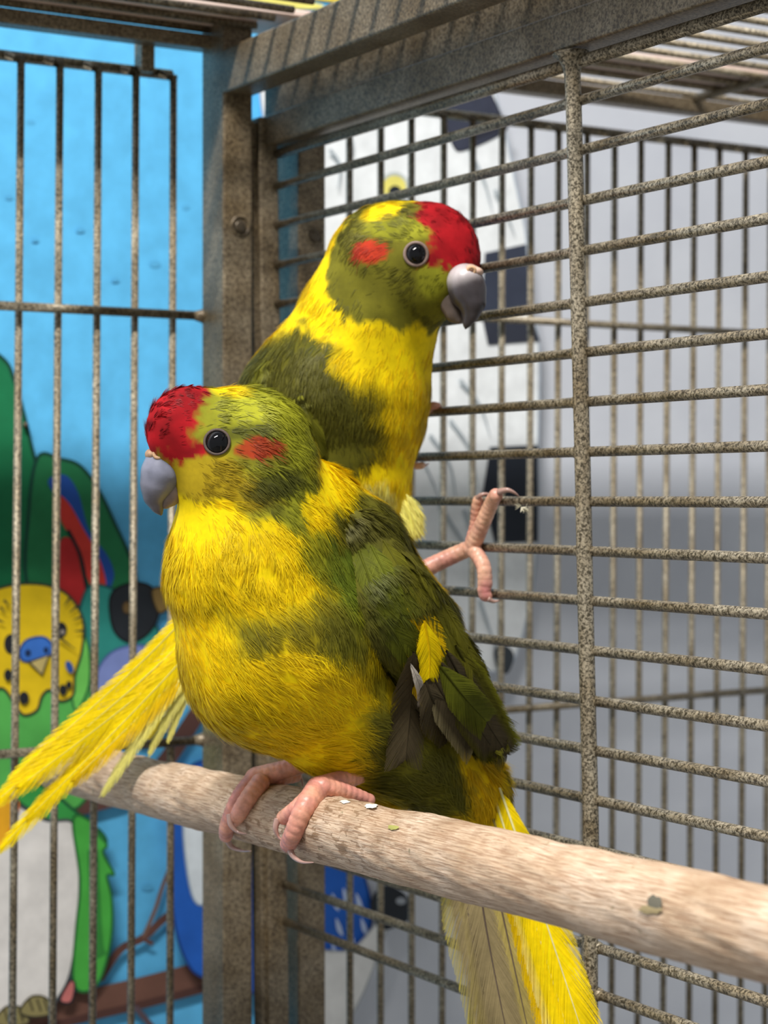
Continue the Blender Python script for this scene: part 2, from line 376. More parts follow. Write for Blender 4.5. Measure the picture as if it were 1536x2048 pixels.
def ceiling(parent, x0, x1, cross):
    c = rod('ceiling_edge_wire', (x0, -0.62, ZT - 0.001), (x0, 0, ZT - 0.001), 0.0019, M_BACK, parent)
    c.name = 'ceiling_grid'
    y = -0.008
    while y > -0.40:
        o = rod('ceiling_wire', (x0, y, ZT + 0.001), (x1, y, ZT + 0.001), 0.0015, M_CEIL, parent)
        y -= 0.0160
    for x in cross: rod('ceiling_cross_wire', (x, -0.5, ZT - 0.001), (x, 0, ZT - 0.001), 0.0022, M_CEIL, parent)
ceiling(cage, -0.42, 0.0, (-0.19,))
ceiling(cage2, X2, 0.60, (on_y(1385, 205, -0.008)[0], on_y(1385, 205, -0.008)[0] + 0.19))

mr = NT('plank_wood_paint'); rr = mr.ramp(mr.noise(mr.pos((30, 200, 200)), 3, 3), [(0.3, lin(228, 200, 188)), (0.7, lin(240, 220, 208))])
mr.link(rr.outputs[0], mr.p.inputs['Base Color']); mr.p.inputs['Roughness'].default_value = 0.5
plank = box('thin_board', (-0.32, -0.036, ZT + 0.0024), (0.66, 0.000, ZT + 0.0054), mr.m, bevel=0.0008)
plank.location = (-0.10, 0.0, 0.0)
plank.rotation_euler.z = math.radians(-3.0)
plank['label'] = 'pinkish thin board lying across the wire cage tops along their back edge'; plank['category'] = 'board'

# back grids: vertical wires hanging from a rail with bent ends
def back_panel(parent, x0, x1, bars, top_z, r=0.00155):
    y = 0.004
    rl = rod('back_panel', (x0, y + 0.002, top_z), (x1, y + 0.002, top_z), 0.0022, M_BACK, parent)
    for (xt, xb) in bars:
        a = on_y(xt, 130, y); b = on_y(xb, 2000, y); d = (b - a) / (b[2] - a[2])
        top = a + d * (top_z - 0.001 - a[2]); bot = a + d * (Z0 - 0.40 - a[2])
        rod('bar', bot, top, r, M_BACK, parent)
        rod('bar_hook', top + (0.0012, 0, -0.0008), top + (-0.007, 0.001, 0.0014), 0.0016, M_BACK, parent)
    return rl
ztop = on_y(272, 140, 0.004)[2]
LB = [(-114, -134), (-36, -54), (42, 25), (120, 105), (197, 185), (272, 262), (347, 340)]
back_panel(cage, -0.42, on_y(347, 150, 0.004)[0], LB, ztop)
a = on_y(285, 120, 0.006); box('hanger_tab', (a[0] - 0.003, 0.0, ztop - 0.001), (a[0] + 0.003, 0.008, ZBK + 0.003), M_BACK, cage, 0.0008)
RB = [(638, 640), (699, 700), (762, 761), (823, 823), (888, 884), (946, 943), (1005, 1000), (1063, 1056), (1118, 1111), (1175, 1166), (1230, 1223), (1283, 1275), (1338, 1326), (1390, 1378), (1440, 1430), (1493, 1481), (1543, 1530), (1593, 1580), (1642, 1628), (1690, 1676)]
zt2 = on_y(1200, 262, 0.004)[2]
back_panel(cage2, on_y(638, 200, 0.004)[0], on_y(1700, 200, 0.004)[0], RB, zt2)
def rail(parent, pa, pb, r):
    rod('cross_rail', on_y(*pa, 0.0005), on_y(*pb, 0.0005), r, M_BAR, parent)
rail(cage, (-160, 603), (408, 632), 0.0019); rail(cage, (-160, 1520), (408, 1480), 0.0019)
for yy in (632, 1480):
    b = on_y(402, yy, -0.001); V, Fc = tube([b + (-0.003, 0, 0), b + (0.0, 0, 0), b + (0.0015, 0, 0)], [0.0019, 0.0027, 0.0034], 12); mesh('weld_bead', V, Fc, M_FRAME, cage)
rail(cage2, (640, 618), (1720, 678), 0.0017); rail(cage2, (640, 1448), (1720, 1366), 0.0017)

# divider panel between the two cages
DX = 0.012
div = empty('divider_panel', (DX, -0.2, Z0 - 0.3), 'removable divider panel of horizontal wires in a brown metal frame', 'cage panel')
ZD0 = on_x(540, 297, DX)[2]; ZD1 = on_x(512, 246, DX)[2]
YD = solve_y(548, DX) - 0  # left end of the wires
def rel(px, x): d = ray(px, HY); return CAM[1] + d[1] * (x - CAM[0]) / d[0]
YD = rel(548, DX); YDb = rel(578, DX)
box('frame_rail', (DX - 0.005, -0.62, ZD0), (DX + 0.007, YD + 0.006, ZD0 + 0.0125), M_FRAME, div, 0.0012, label='lower lit rail of the frame')
box('frame_rail', (DX - 0.0025, -0.62, ZD0 + 0.0122), (DX + 0.007, YD + 0.004, Z0 + 0.1800), M_FRAME, div, 0.0008)
def slanted_post(name, xa, xb, ya, yb, dy, za, zb, mat, bev=0.0012):
    V = []
    for z, yy in ((zb, yb), (za, ya)):
        V += [(xa, yy, z), (xb, yy, z), (xb, yy + dy, z), (xa, yy + dy, z)]
    Fc = [(0, 3, 2, 1), (4, 5, 6, 7), (0, 1, 5, 4), (1, 2, 6, 5), (2, 3, 7, 6), (3, 0, 4, 7)]
    o = mesh(name, V, Fc, mat, div, smooth=True); m = o.modifiers.new('bevel', 'BEVEL'); m.width = bev; m.segments = 3; m.harden_normals = True
    return o
slanted_post('frame_stile', DX - 0.0075, DX + 0.0015, YD - 0.001, YDb - 0.001, 0.011, ZD0 + 0.012, Z0 - 0.32, M_FRAME)
slanted_post('gap_strip', DX - 0.0095, DX - 0.0070, YD + 0.002, YDb + 0.002, 0.008, ZD0 + 0.010, Z0 - 0.32, M_FRAME, 0.0005)  # added strip standing in for the dark gap between post and divider
rod('edge_rail', on_x(540, 313, DX + 0.001), on_x(1680, -36, DX + 0.001), 0.0021, M_BAR, div)
RS = [205, 303.5, 404.5, 504, 606, 706, 804.5, 904, 1003, 1102, 1201, 1300, 1400, 1499, 1598, 1698, 1796, 1893, 1986, 2082]
for i, ry in enumerate(RS):
    xm = 1146 + (ry - 200) * 0.024
    c = on_x(xm, ry, DX); z = c[2]
    yl = YD + (YDb - YD) * (ZD0 - z) / (ZD0 - (Z0 - 0.26)) + 0.001
    rod('wire', (DX, yl, z), (DX, -0.60, z), 0.00172, M_BAR, div)
    V, Fc = tube([(DX, c[1] - 0.0042, z), (DX, c[1] - 0.003, z), (DX, c[1], z), (DX, c[1] + 0.003, z), (DX, c[1] + 0.0042, z)], [0.0017, 0.0021, 0.0024, 0.0021, 0.0017], 10)
    mesh('weld_bead', V, Fc, M_BAR, div)
pts = [(1142, 108), (1147, 200), (1152, 400), (1157, 600), (1162, 800), (1167, 1003), (1172, 1250), (1178, 1500), (1182, 1690), (1180, 1900), (1180, 2100)]
q = catmull([on_x(x, y, DX - 0.0022) for x, y in pts], 5)
rr_ = np.full(len(q), 0.0026); rr_[:4] = [0.0062, 0.0042, 0.0031, 0.0027]
V, Fc = tube(q, rr_, 14); mesh('upright_bar', V, Fc, M_BAR, div)

# ------------------------------------------------------------------ perch
A = P(110, 1528, 0.823); B = P(1536, 1868, 0.427)
AX = (B - A) / np.linalg.norm(B - A); LEN = np.linalg.norm(B - A) + 0.05
PR0, PR1 = 0.0104, 0.0103
def perch_c(s): return A + AX * s
def perch_r(s): return PR0 + (PR1 - PR0) * s / LEN
def build_perch():
    ns, nr = 260, 64
    s = np.linspace(-0.004, LEN, ns)
    e1 = np.cross(AX, UPV); e1 /= np.linalg.norm(e1); e2 = np.cross(e1, AX)
    th = np.linspace(0, 2 * np.pi, nr, endpoint=False)
    S, T = np.meshgrid(s, th, indexing='ij')
    R = perch_r(S) * (1 + 0.022 * np.sin(S * 38 + 1.0) * np.cos(T - 1) + 0.018 * np.sin(S * 71 + 2 * T) + 0.010 * np.sin(S * 150 + T * 3 + 1))
    fine = np.zeros_like(S)
    for k in range(14):
        fs = rng.uniform(60, 420); ft = rng.integers(3, 22); ph = rng.uniform(0, 6.28); fine += np.sin(S * fs + ft * T + ph)
    R += 0.00005 * fine
    for sc, tc, wd, dp in ((0.245, 1.9, 0.005, -0.0006), (0.30, 2.2, 0.006, 0.0005), (0.262, 2.4, 0.004, -0.0005), (0.05, 2.0, 0.006, 0.0008), (0.38, 2.4, 0.004, -0.0004)):
        R += dp * np.exp(-((S - sc) / wd) ** 2 - ((T - tc) / 0.45) ** 2)
    R[0] *= 0.86; R[1] *= 0.95
    V = perch_c(0)[None, None] + AX * S[..., None] + R[..., None] * (e1 * np.cos(T)[..., None] + e2 * np.sin(T)[..., None])
    V = V.reshape(-1, 3); Fc = []
    i, j = np.meshgrid(np.arange(ns - 1), np.arange(nr), indexing='ij'); j2 = (j + 1) % nr
    Q = np.stack([i * nr + j, i * nr + j2, (i + 1) * nr + j2, (i + 1) * nr + j], -1).reshape(-1, 4)
    Fc = [tuple(x) for x in Q] + [tuple(range(nr))[::-1], tuple(range((ns - 1) * nr, ns * nr))]
    m = NT('bare_branch_wood')
    yaw = Vector(AX).to_track_quat('Z', 'Y').to_matrix().inverted()
    # object space is already aligned: verts are stored with z along the branch
    v1 = m.pos((2400, 2400, 110), obj=True); v2 = m.pos((1, 1, 1), obj=True); v3 = m.pos((700, 700, 130), obj=True)
    g = m.noise(v1, 1.0, 4, 0.6, 0.4); base = m.noise(v2, 55, 4); cr = m.noise(v3, 1.0, 5, 0.65, 1.2); spot = m.noise(v2, 170, 3)
    c = m.ramp(base, [(0.30, lin(184, 156, 126)), (0.50, lin(212, 186, 158)), (0.70, lin(228, 206, 182))]).outputs[0]
    c = m.mix(m.ramp(g, [(0.40, (0.85, 0.85, 0.85)), (0.56, (0, 0, 0))]).outputs[0], c, lin(156, 122, 94))
    n2 = m.n[-1]
    c = m.mix(m.ramp(cr, [(0.27, (1, 1, 1)), (0.34, (0, 0, 0))]).outputs[0], c, lin(128, 98, 72))
    c = m.mix(m.ramp(spot, [(0.70, (0, 0, 0)), (0.76, (0.8, 0.8, 0.8))]).outputs[0], c, lin(118, 108, 70))
    # a stretch of torn, chewed wood beside the feet
    sx = m.add('ShaderNodeSeparateXYZ'); m.link(v2, sx.inputs[0])
    band = m.ramp(sx.outputs[2], [(0.17, (0, 0, 0)), (0.205, (1, 1, 1)), (0.27, (1, 1, 1)), (0.32, (0, 0, 0))]).outputs[0]
    chew = m.noise(m.pos((420, 420, 170), obj=True), 1.0, 4, 0.6, 0.8)
    cm = m.ramp(chew, [(0.40, (0.8, 0.8, 0.8)), (0.46, (0, 0, 0))]).outputs[0]
    c = m.mix(m.mix(1.0, band, cm, 'MULTIPLY'), c, lin(134, 104, 74))
    m.link(c, m.p.inputs['Base Color']); m.p.inputs['Roughness'].default_value = 0.62; m.p.inputs['Specular IOR Level'].default_value = 0.3
    mx = m.add('ShaderNodeMath', operation='ADD'); m.link(g, mx.inputs[0]); m.link(cr, mx.inputs[1])
    m.bump(mx.outputs[0], 0.55, 0.0006)
    Rm = np.array(Vector(AX).to_track_quat('Z', 'Y').to_matrix())
    Vl = (V - A) @ Rm
    o = mesh('perch', Vl, Fc, m.m); o.location = A; o.rotation_euler = Matrix(Rm.tolist()).to_euler()
    o['label'] = 'pale bare wooden branch perch under the sitting parakeet'; o['category'] = 'perch'
    def stain(px, py, rx, ry, rgb, name):
        c = perch_hit(px, py, 0.0)
        Vs = []; n = 14
        for k in range(n):
            a_ = 2 * np.pi * k / n; f = rng.uniform(0.7, 1.15)
            Vs.append(perch_hit(px + rx * f * math.cos(a_), py + ry * f * math.sin(a_), 0.0002))
        Vs.append(perch_hit(px, py, 0.0005))
        Vs = (np.array(Vs) - A) @ Rm
        fo = [(k, (k + 1) % n, n) for k in range(n)]
        s_ = mesh(name, Vs, fo, plain(name, lin(*rgb), 0.8), None); s_.parent = o
    stain(1310, 1808, 16, 20, (96, 92, 78), 'knot'); stain(1300, 1820, 24, 10, (150, 134, 96), 'knot')
    stain(742, 1612, 14, 5, (236, 234, 222), 'dropping'); stain(690, 1603, 10, 4, (230, 226, 214), 'dropping'); stain(785, 1655, 12, 5, (170, 168, 90), 'dropping')
    return o
def perch_hit(px, py, grow):
    d = ray(px, py); o_ = CAM - A
    dp = d - AX * d.dot(AX); op = o_ - AX * o_.dot(AX)
    a = dp.dot(dp); b = 2 * dp.dot(op); c = op.dot(op) - (0.0104 + grow) ** 2
    D = b * b - 4 * a * c
    t = (-b - math.sqrt(max(D, 0))) / (2 * a)
    return CAM + d * t
perch = build_perch()

# ------------------------------------------------------------------ birds: implicit surfaces, plumage, feathers
def prim_dist(p, pr):
    a, b, ra, rb, L, sq = pr
    ab = b - a; n2 = ab.dot(ab)
    t = np.clip(((p - a) @ ab) / n2, 0, 1) if n2 > 1e-14 else np.zeros(len(p))
    wv = p - (a + t[:, None] * ab); r = ra + (rb - ra) * t
    if sq != 1:
        l = wv @ L; wv = wv + ((1 / sq - 1) * l)[:, None] * L
    return np.linalg.norm(wv, axis=1) - r
def sdf(p, prims, k):
    d = None
    for pr in prims:
        e = prim_dist(p, pr)
        if d is None: d = e
        else:
            h = np.clip(0.5 + 0.5 * (d - e) / k, 0, 1); d = d * (1 - h) + e * h - k * h * (1 - h)
    return d
def splat(C, R, lo, n, h):
    D = np.full(n, 0.004)
    for c, r in zip(C, R):
        a = np.maximum(((c - r - 3 * h - lo) / h).astype(int), 0); b = np.minimum(((c + r + 3 * h - lo) / h).astype(int) + 2, n)
        g = np.stack(np.meshgrid(*[lo[i] + h * np.arange(a[i], b[i]) - c[i] for i in range(3)], indexing='ij'))
        w_ = tuple(slice(a[i], b[i]) for i in range(3)); D[w_] = np.minimum(D[w_], np.sqrt((g ** 2).sum(0)) - r)
    return D
def surface_nets(prims, k, h, f=None):
    lo = np.min([np.minimum(q[0] - q[2], q[1] - q[3]) for q in prims], 0) - 3 * h - k * 0.5
    hi = np.max([np.maximum(q[0] + q[2], q[1] + q[3]) for q in prims], 0) + 3 * h + k * 0.5
    n = np.ceil((hi - lo) / h).astype(int) + 1
    g = None if f else np.stack(np.meshgrid(*[lo[i] + h * np.arange(n[i]) for i in range(3)], indexing='ij'), -1).reshape(-1, 3)
    if f: D = splat(f[0], f[1], lo, n, h)
    else: D = np.concatenate([sdf(c, prims, k) for c in np.array_split(g, max(1, len(g) // 200000))]).reshape(n)
    corners = [(i, j, l) for i in (0, 1) for j in (0, 1) for l in (0, 1)]
    N = n - 1
    sl = lambda o: tuple(slice(o[a], o[a] + N[a]) for a in range(3))
    c8 = {o: D[sl(o)] for o in corners}
    neg = sum((c8[o] < 0).astype(int) for o in corners); act = (neg > 0) & (neg < 8)
    idx = -np.ones(N, int); ii = np.argwhere(act); idx[act] = np.arange(len(ii))
    acc = np.zeros((len(ii), 3)); cnt = np.zeros(len(ii))
    for o in corners:
        for ax in range(3):
            if o[ax]: continue
            o2 = tuple(1 if a == ax else o[a] for a in range(3))
            d0 = c8[o][act]; d1 = c8[o2][act]; m = (d0 < 0) != (d1 < 0)
            t = np.where(m, d0 / np.where(m, d0 - d1, 1), 0)
            q = np.tile(np.array(o, float), (len(ii), 1)); q[:, ax] += t
            acc[m] += q[m]; cnt[m] += 1
    V = lo + h * (ii + acc / cnt[:, None]); Fs = []
    for ax in range(3):
        b, c = (ax + 1) % 3, (ax + 2) % 3
        s0 = [slice(None)] * 3; s1 = [slice(None)] * 3; s0[ax] = slice(0, n[ax] - 1); s1[ax] = slice(1, n[ax])
        d0, d1 = D[tuple(s0)], D[tuple(s1)]
        e = np.argwhere((d0 < 0) != (d1 < 0))
        e = e[(e[:, b] > 0) & (e[:, c] > 0) & (e[:, b] < N[b]) & (e[:, c] < N[c])]
        sg = d0[tuple(e.T)] < 0
        def cell(db, dc): q = e.copy(); q[:, b] -= db; q[:, c] -= dc; return idx[tuple(q.T)]
        qd = np.stack([cell(1, 1), cell(0, 1), cell(0, 0), cell(1, 0)], 1)
        qd[~sg] = qd[~sg][:, ::-1]; Fs.append(qd)
    return V, np.concatenate(Fs)
def relax(V, Fc, it=3):
    e = np.concatenate([Fc[:, [i, (i + 1) % 4]] for i in range(4)])
    for _ in range(it):
        s = np.zeros_like(V); c = np.zeros(len(V))
        np.add.at(s, e[:, 0], V[e[:, 1]]); np.add.at(c, e[:, 0], 1); np.add.at(s, e[:, 1], V[e[:, 0]]); np.add.at(c, e[:, 1], 1)
        V = 0.5 * V + 0.5 * s / c[:, None]
    return V
def vnormals(V, Fc):
    fn = np.cross(V[Fc[:, 2]] - V[Fc[:, 0]], V[Fc[:, 3]] - V[Fc[:, 1]]); N = np.zeros_like(V)
    for i in range(4): np.add.at(N, Fc[:, i], fn)
    return N / (np.linalg.norm(N, axis=1)[:, None] + 1e-12)
_nz = {}
def nz(p, scale, seed=0):
    """smooth noise about -1..1; scale = feature size in metres"""
    if seed not in _nz:
        r = np.random.default_rng(100 + seed); k = r.normal(size=(14, 3)); k *= (r.uniform(0.6, 1.6, 14) / np.linalg.norm(k, axis=1))[:, None]
        _nz[seed] = (k, r.uniform(0, 6.28, 14))
    k, ph = _nz[seed]
    return np.sin((p / scale * 2.2) @ k.T + ph).sum(1) / 3.7
def sstep(e0, e1, x): t = np.clip((x - e0) / (e1 - e0 + 1e-12), 0, 1); return t * t * (3 - 2 * t)
PXM = lambda Y: Y / F
def prim(L, sq, *pts):
    """chain of (px, py, depth, radius px)"""
    w_ = [(P(a, b, Y), r * PXM(Y)) for a, b, Y, r in pts]
    if len(w_) == 1: w_ = w_ * 2
    return [(w_[i][0], w_[i + 1][0], w_[i][1], w_[i + 1][1], L, sq) for i in range(len(w_) - 1)]

class Skin:
    def __init__(s, prims, k, h, it=3):
        V, Fc = surface_nets(prims, k, h); s.V = relax(V, Fc, it); s.F = Fc; s.N = vnormals(s.V, Fc)
        s.bvh = BVHTree.FromPolygons(s.V.tolist(), Fc.tolist())
    def hit(s, px, py):
        d = Vector(ray(px, py)).normalized(); r = s.bvh.ray_cast(Vector(CAM), d)
        if r[0] is None:
            t = 0.65; r = s.bvh.find_nearest(Vector(P(px, py, t)))
        return np.array(r[0]), np.array(r[1])
    def depth(s, px, py):
        r = s.bvh.ray_cast(Vector(CAM), Vector(ray(px, py)).normalized())
        return float((np.array(r[0]) - CAM) @ FWD) if r[0] is not None else float((s.hit(px, py)[0] - CAM) @ FWD)
    def sample(s, n, g):
        a = s.V[s.F]; ar = np.linalg.norm(np.cross(a[:, 2] - a[:, 0], a[:, 3] - a[:, 1]), axis=1)
        f = g.choice(len(s.F), n, p=ar / ar.sum()); u, v = g.random((2, n))
        wts = np.stack([(1 - u) * (1 - v), u * (1 - v), u * v, (1 - u) * v], 1)
        p = (a[f] * wts[..., None]).sum(1); nn = (s.N[s.F[f]] * wts[..., None]).sum(1)
        return p, nn / np.linalg.norm(nn, axis=1)[:, None]
class Flow:
    def __init__(s, items): s.p = np.array([P(a, b, Y) for a, b, Y, c, d in items]); s.d = np.array([P(c, d, Y) - P(a, b, Y) for a, b, Y, c, d in items]); s.d /= np.linalg.norm(s.d, axis=1)[:, None]
    def __call__(s, q, n):
        d2 = ((q[:, None] - s.p[None]) ** 2).sum(-1); wt = 1 / (d2 + 1e-5) ** 2; t = (wt[..., None] * s.d).sum(1) / wt.sum(1)[:, None]
        t -= n * (t * n).sum(1)[:, None]
        return t / (np.linalg.norm(t, axis=1)[:, None] + 1e-9)
def barbs(p, n, t, length, width, colf, g, per=12, lift=0.10, spread=0.45, jit=0.12, sink=0.0004):
    """each plume is a fan of fine curved barbs; returns verts, quads, colours"""
    m = len(p); b = np.cross(n, t)
    al = g.uniform(0, 0.55, (m, per)); side = np.where(np.arange(per) % 2 == 0, 1, -1)[None] * np.ones((m, 1))
    ang = side * spread * g.uniform(0.05, 1.0, (m, per)) * (1 - 0.4 * al)
    L = length[:, None] * (1 - al * 0.75) * g.uniform(0.75, 1.1, (m, per))
    root = p[:, None] + t[:, None] * (al * length[:, None] * 0.8)[..., None] - n[:, None] * sink
    d = t[:, None] * np.cos(ang)[..., None] + b[:, None] * np.sin(ang)[..., None] + n[:, None] * (lift * g.uniform(0.3, 1.4, (m, per)))[..., None] + g.normal(0, jit, (m, per, 3)) * 0.5
    rt = root.reshape(-1, 3); d = d.reshape(-1, 3); Lf = L.reshape(-1); nn = np.repeat(n, per, 0); tt = np.repeat(t, per, 0)
    sd = np.cross(nn, d); sd /= np.linalg.norm(sd, axis=1)[:, None] + 1e-9
    wv = np.repeat(width, per)[:, None] * 0.5
    P0 = rt; P1 = rt + d * (Lf * 0.5)[:, None] + nn * (Lf * 0.05)[:, None]
    d2 = d * 0.75 + tt * 0.35; P2 = P1 + d2 * (Lf * 0.35)[:, None] - nn * (Lf * 0.03)[:, None]
    P3 = P2 + (d2 * 0.9) * (Lf * 0.2)[:, None] - nn * (Lf * 0.03)[:, None]
    Vt = np.stack([P0 + sd * wv, P0 - sd * wv, P1 + sd * wv, P1 - sd * wv, P2 + sd * wv * 0.7, P2 - sd * wv * 0.7, P3 + sd * wv * 0.12, P3 - sd * wv * 0.12], 1)
    M_ = len(rt); base = (np.arange(M_) * 8)[:, None]
    Q = np.concatenate([base + np.array([[0, 2, 3, 1]]), base + np.array([[2, 4, 5, 3]]), base + np.array([[4, 6, 7, 5]])], 0)
    c = colf(rt + tt * (Lf * 0.3)[:, None])
    c = np.clip(c * g.uniform(0.74, 1.20, (M_, 1)), 0, 1)
    C = np.repeat(c[:, None], 8, 1)
    return Vt.reshape(-1, 3), Q, C.reshape(-1, 3)
def feather(name, parent, pts, width, normal, base, edge=None, shaft=None, camber=0.18, split=0.0, seed=0, nL=26, nW=11, tip=0.55, droop=0.0, pitch=0.00034, ang=0.52):
    """a feather: a tapering shaft with a row of fine barbs on either side that close into a vane"""
    g = np.random.default_rng(900 + seed)
    q = catmull(pts, 24); sl_ = np.concatenate([[0], np.cumsum(np.linalg.norm(np.diff(q, axis=0), axis=1))]); LT = sl_[-1]
    at = lambda t: np.stack([np.interp(t * LT, sl_, q[:, i]) for i in range(3)], -1)
    nb = int(LT / pitch); t = np.linspace(0.02, 0.995, nb)
    base = np.asarray(base, float); edge = base * 1.25 if edge is None else np.asarray(edge); shaft = base * 0.55 if shaft is None else np.asarray(shaft)
    def frame(t):
        T = at(np.minimum(t + 0.01, 1)) - at(np.maximum(t - 0.01, 0)); T /= np.linalg.norm(T, axis=1)[:, None]
        nr = np.asarray(normal, float); Nn = nr - T * (T @ nr)[:, None]; Nn /= np.linalg.norm(Nn, axis=1)[:, None]; return T, Nn, np.cross(Nn, T)
    VV, QQ, CC = [], [], []; off = 0
    for side in (1, -1):
        T, Nn, Bn = frame(t); c0 = at(t)
        prof = np.minimum(1, t / 0.22 + 0.10) ** 0.8 * np.clip(1 - np.clip((t - tip) / (1 - tip), 0, 1) ** 2.2, 0, 1) ** 0.55
        hw = width * 0.5 * np.maximum(prof, 0.02) * (1 + g.normal(0, 0.02 + split * 0.5, nb))
        # barbs clump together, and now and then a split opens
        cl = np.cumsum(g.normal(0, 0.012 + split * 0.12, nb)); cl -= np.convolve(cl, np.ones(15) / 15, 'same')
        th = ang * (1 - 0.45 * t) + cl
        d = T * np.cos(th)[:, None] + Bn * (side * np.sin(th))[:, None]
        ln = np.minimum(hw / np.sin(np.maximum(th, 0.15)), LT * 0.35)
        ln = np.minimum(ln, (1.03 - t) * LT / np.cos(th) + hw * 0.3)
        w2 = T * (pitch * 0.95); cam = camber * width * 0.5
        R0 = c0 + Nn * cam; R1 = c0 + d * (ln * 0.55)[:, None] + Nn * cam * 0.75; R2 = c0 + d * ln[:, None] + T * (ln * 0.10)[:, None]
        zj = (Nn * g.normal(0, 0.00006, nb)[:, None])
        V = np.stack([R0 - w2, R0 + w2, R1 - w2 * 0.9 + zj, R1 + w2 * 0.9 + zj, R2 - w2 * 0.35 + zj, R2 + w2 * 0.35 + zj], 1)
        j_ = g.uniform(0.86, 1.12, (nb, 1)) * (1 + 0.10 * np.sin(t * 9 + seed))[:, None]
        c_in, c_out = base * j_, edge * j_
        C = np.stack([c_in, c_in, c_in, c_in, c_out, c_out], 1)
        b0 = off + np.arange(nb)[:, None] * 6
        Q = np.concatenate([b0 + np.array([[0, 1, 3, 2]]), b0 + np.array([[2, 3, 5, 4]])])
        if side < 0: Q = Q[:, ::-1]
        VV.append(V.reshape(-1, 3)); CC.append(C.reshape(-1, 3)); QQ.append(Q); off += nb * 6
    ts = np.linspace(0, 0.97, 24); T, Nn, Bn = frame(ts); c0 = at(ts); rs = np.linspace(1, 0.25, 24)[:, None] * min(0.00045, width * 0.05)
    ring_ = np.stack([c0 + Nn * camber * width * 0.5 + Bn * rs * math.cos(a) + Nn * rs * math.sin(a) for a in np.linspace(0, 2 * math.pi, 6, endpoint=False)], 1)
    VV.append(ring_.reshape(-1, 3)); CC.append(np.tile(shaft, (24 * 6, 1)))
    QQ.append(np.array([(off + i * 6 + k, off + i * 6 + (k + 1) % 6, off + (i + 1) * 6 + (k + 1) % 6, off + (i + 1) * 6 + k) for i in range(23) for k in range(6)]))
    return mesh(name, np.concatenate(VV), np.concatenate(QQ), M_FEATHER, parent, np.clip(np.concatenate(CC), 0, 1))
def clumped(name, prs, k, h, mat, parent, colf, it=2, f=None, label=None):
    V, Fc = surface_nets(prs, k, h, f); V = relax(V, Fc, it); return mesh(name, V, Fc, mat, parent, colf(V), label=label)
def ball(name, c, r, mat, parent, ax=None, col=None, n=20):
    V = []; Fc = []
    ax = np.eye(3) if ax is None else ax
    for i in range(n + 1):
        th = math.pi * i / n
        for j in range(2 * n):
            ph = math.pi * j / n; V.append(c + r * (ax[0] * math.sin(th) * math.cos(ph) + ax[1] * math.sin(th) * math.sin(ph) + ax[2] * math.cos(th)))
    for i in range(n):
        for j in range(2 * n): k = (j + 1) % (2 * n); Fc.append((i * 2 * n + j, (i + 1) * 2 * n + j, (i + 1) * 2 * n + k, i * 2 * n + k))
    return mesh(name, V, np.array(Fc), mat, parent, col)
def ring(name, c, nrm, R, r, mat, parent, rgb, n=30, m=8):
    nrm = nrm / np.linalg.norm(nrm); e1 = np.cross(nrm, UPV); e1 /= np.linalg.norm(e1); e2 = np.cross(nrm, e1); V = []
    for i in range(n):
        a = 2 * math.pi * i / n; d = e1 * math.cos(a) + e2 * math.sin(a)
        for k in range(m):
            b = 2 * math.pi * k / m; V.append(c + d * (R + r * math.cos(b)) + nrm * (r * 0.8 * math.sin(b)))
    Q = np.array([(i * m + k, ((i + 1) % n) * m + k, ((i + 1) % n) * m + (k + 1) % m, i * m + (k + 1) % m) for i in range(n) for k in range(m)])
    return mesh(name, V, Q, mat, parent, np.tile(rgb, (len(V), 1)))
def claw(parent, pts, r0):
    q = catmull(pts, 6); V, Fc = tube(q, np.linspace(r0, r0 * 0.12, len(q)) , 10); return mesh('claw', V, Fc, M_CLAW, parent)
def toe_chain(pts, radii, beads=0.10, step=0.0021):
    """toe as a string of scutes: resampled points with a gently beaded radius"""
    q = catmull(pts, 16); s = np.concatenate([[0], np.cumsum(np.linalg.norm(np.diff(q, axis=0), axis=1))])
    n = max(4, int(s[-1] / (step / 7))); ss = np.linspace(0, s[-1], n)
    c = np.stack([np.interp(ss, s, q[:, i]) for i in range(3)], 1)
    r = np.interp(ss, np.linspace(0, s[-1], len(radii)), radii) * (1 + 2.2 * beads * (np.abs(np.cos(ss / step * np.pi)) - 0.6))
    return [(c[i], c[i + 1], r[i], r[i + 1], UPV, 1) for i in range(n - 1)]
def leg_mesh(name, parent, chains, colf, k=0.0006, h=0.00028):
    prs = [q for ch in chains for q in ch]
    C = np.array([q[0] for q in prs]); R = np.array([q[2] for q in prs])
    f = (C, R)
    return clumped(name, prs, k, h, M_LEG, parent, colf, 1, f)

# colours of the plumage
YEL, YELD, LEM = lin(243, 212, 6), lin(224, 184, 6), lin(246, 236, 130)
OLV, OLVD, OLVL, BRN, GRN = lin(108, 104, 27), lin(78, 80, 26), lin(176, 176, 44), lin(98, 86, 62), lin(100, 116, 30)
MUS = lin(174, 148, 26); RED, REDD, SCAR = lin(160, 20, 28), lin(106, 10, 18), lin(196, 56, 36)
def paint_layers(q, base, layers, wob=0.0016, seed=3):
    c = np.tile(base, (len(q), 1)) if base.ndim == 1 else base.copy()
    nse = nz(q, 0.006, seed) * wob + nz(q, 0.0018, seed + 1) * wob * 0.6
    for a, b, r, rgb, soft, op in layers:
        ab = b - a; n2 = ab.dot(ab); t = np.clip(((q - a) @ ab) / n2, 0, 1) if n2 > 1e-12 else np.zeros(len(q))
        d = np.linalg.norm(q - a - t[:, None] * ab, axis=1) + nse
        m = (op * (1 - sstep(r - soft, r + soft, d)))[:, None]; c = c * (1 - m) + rgb * m
    return c
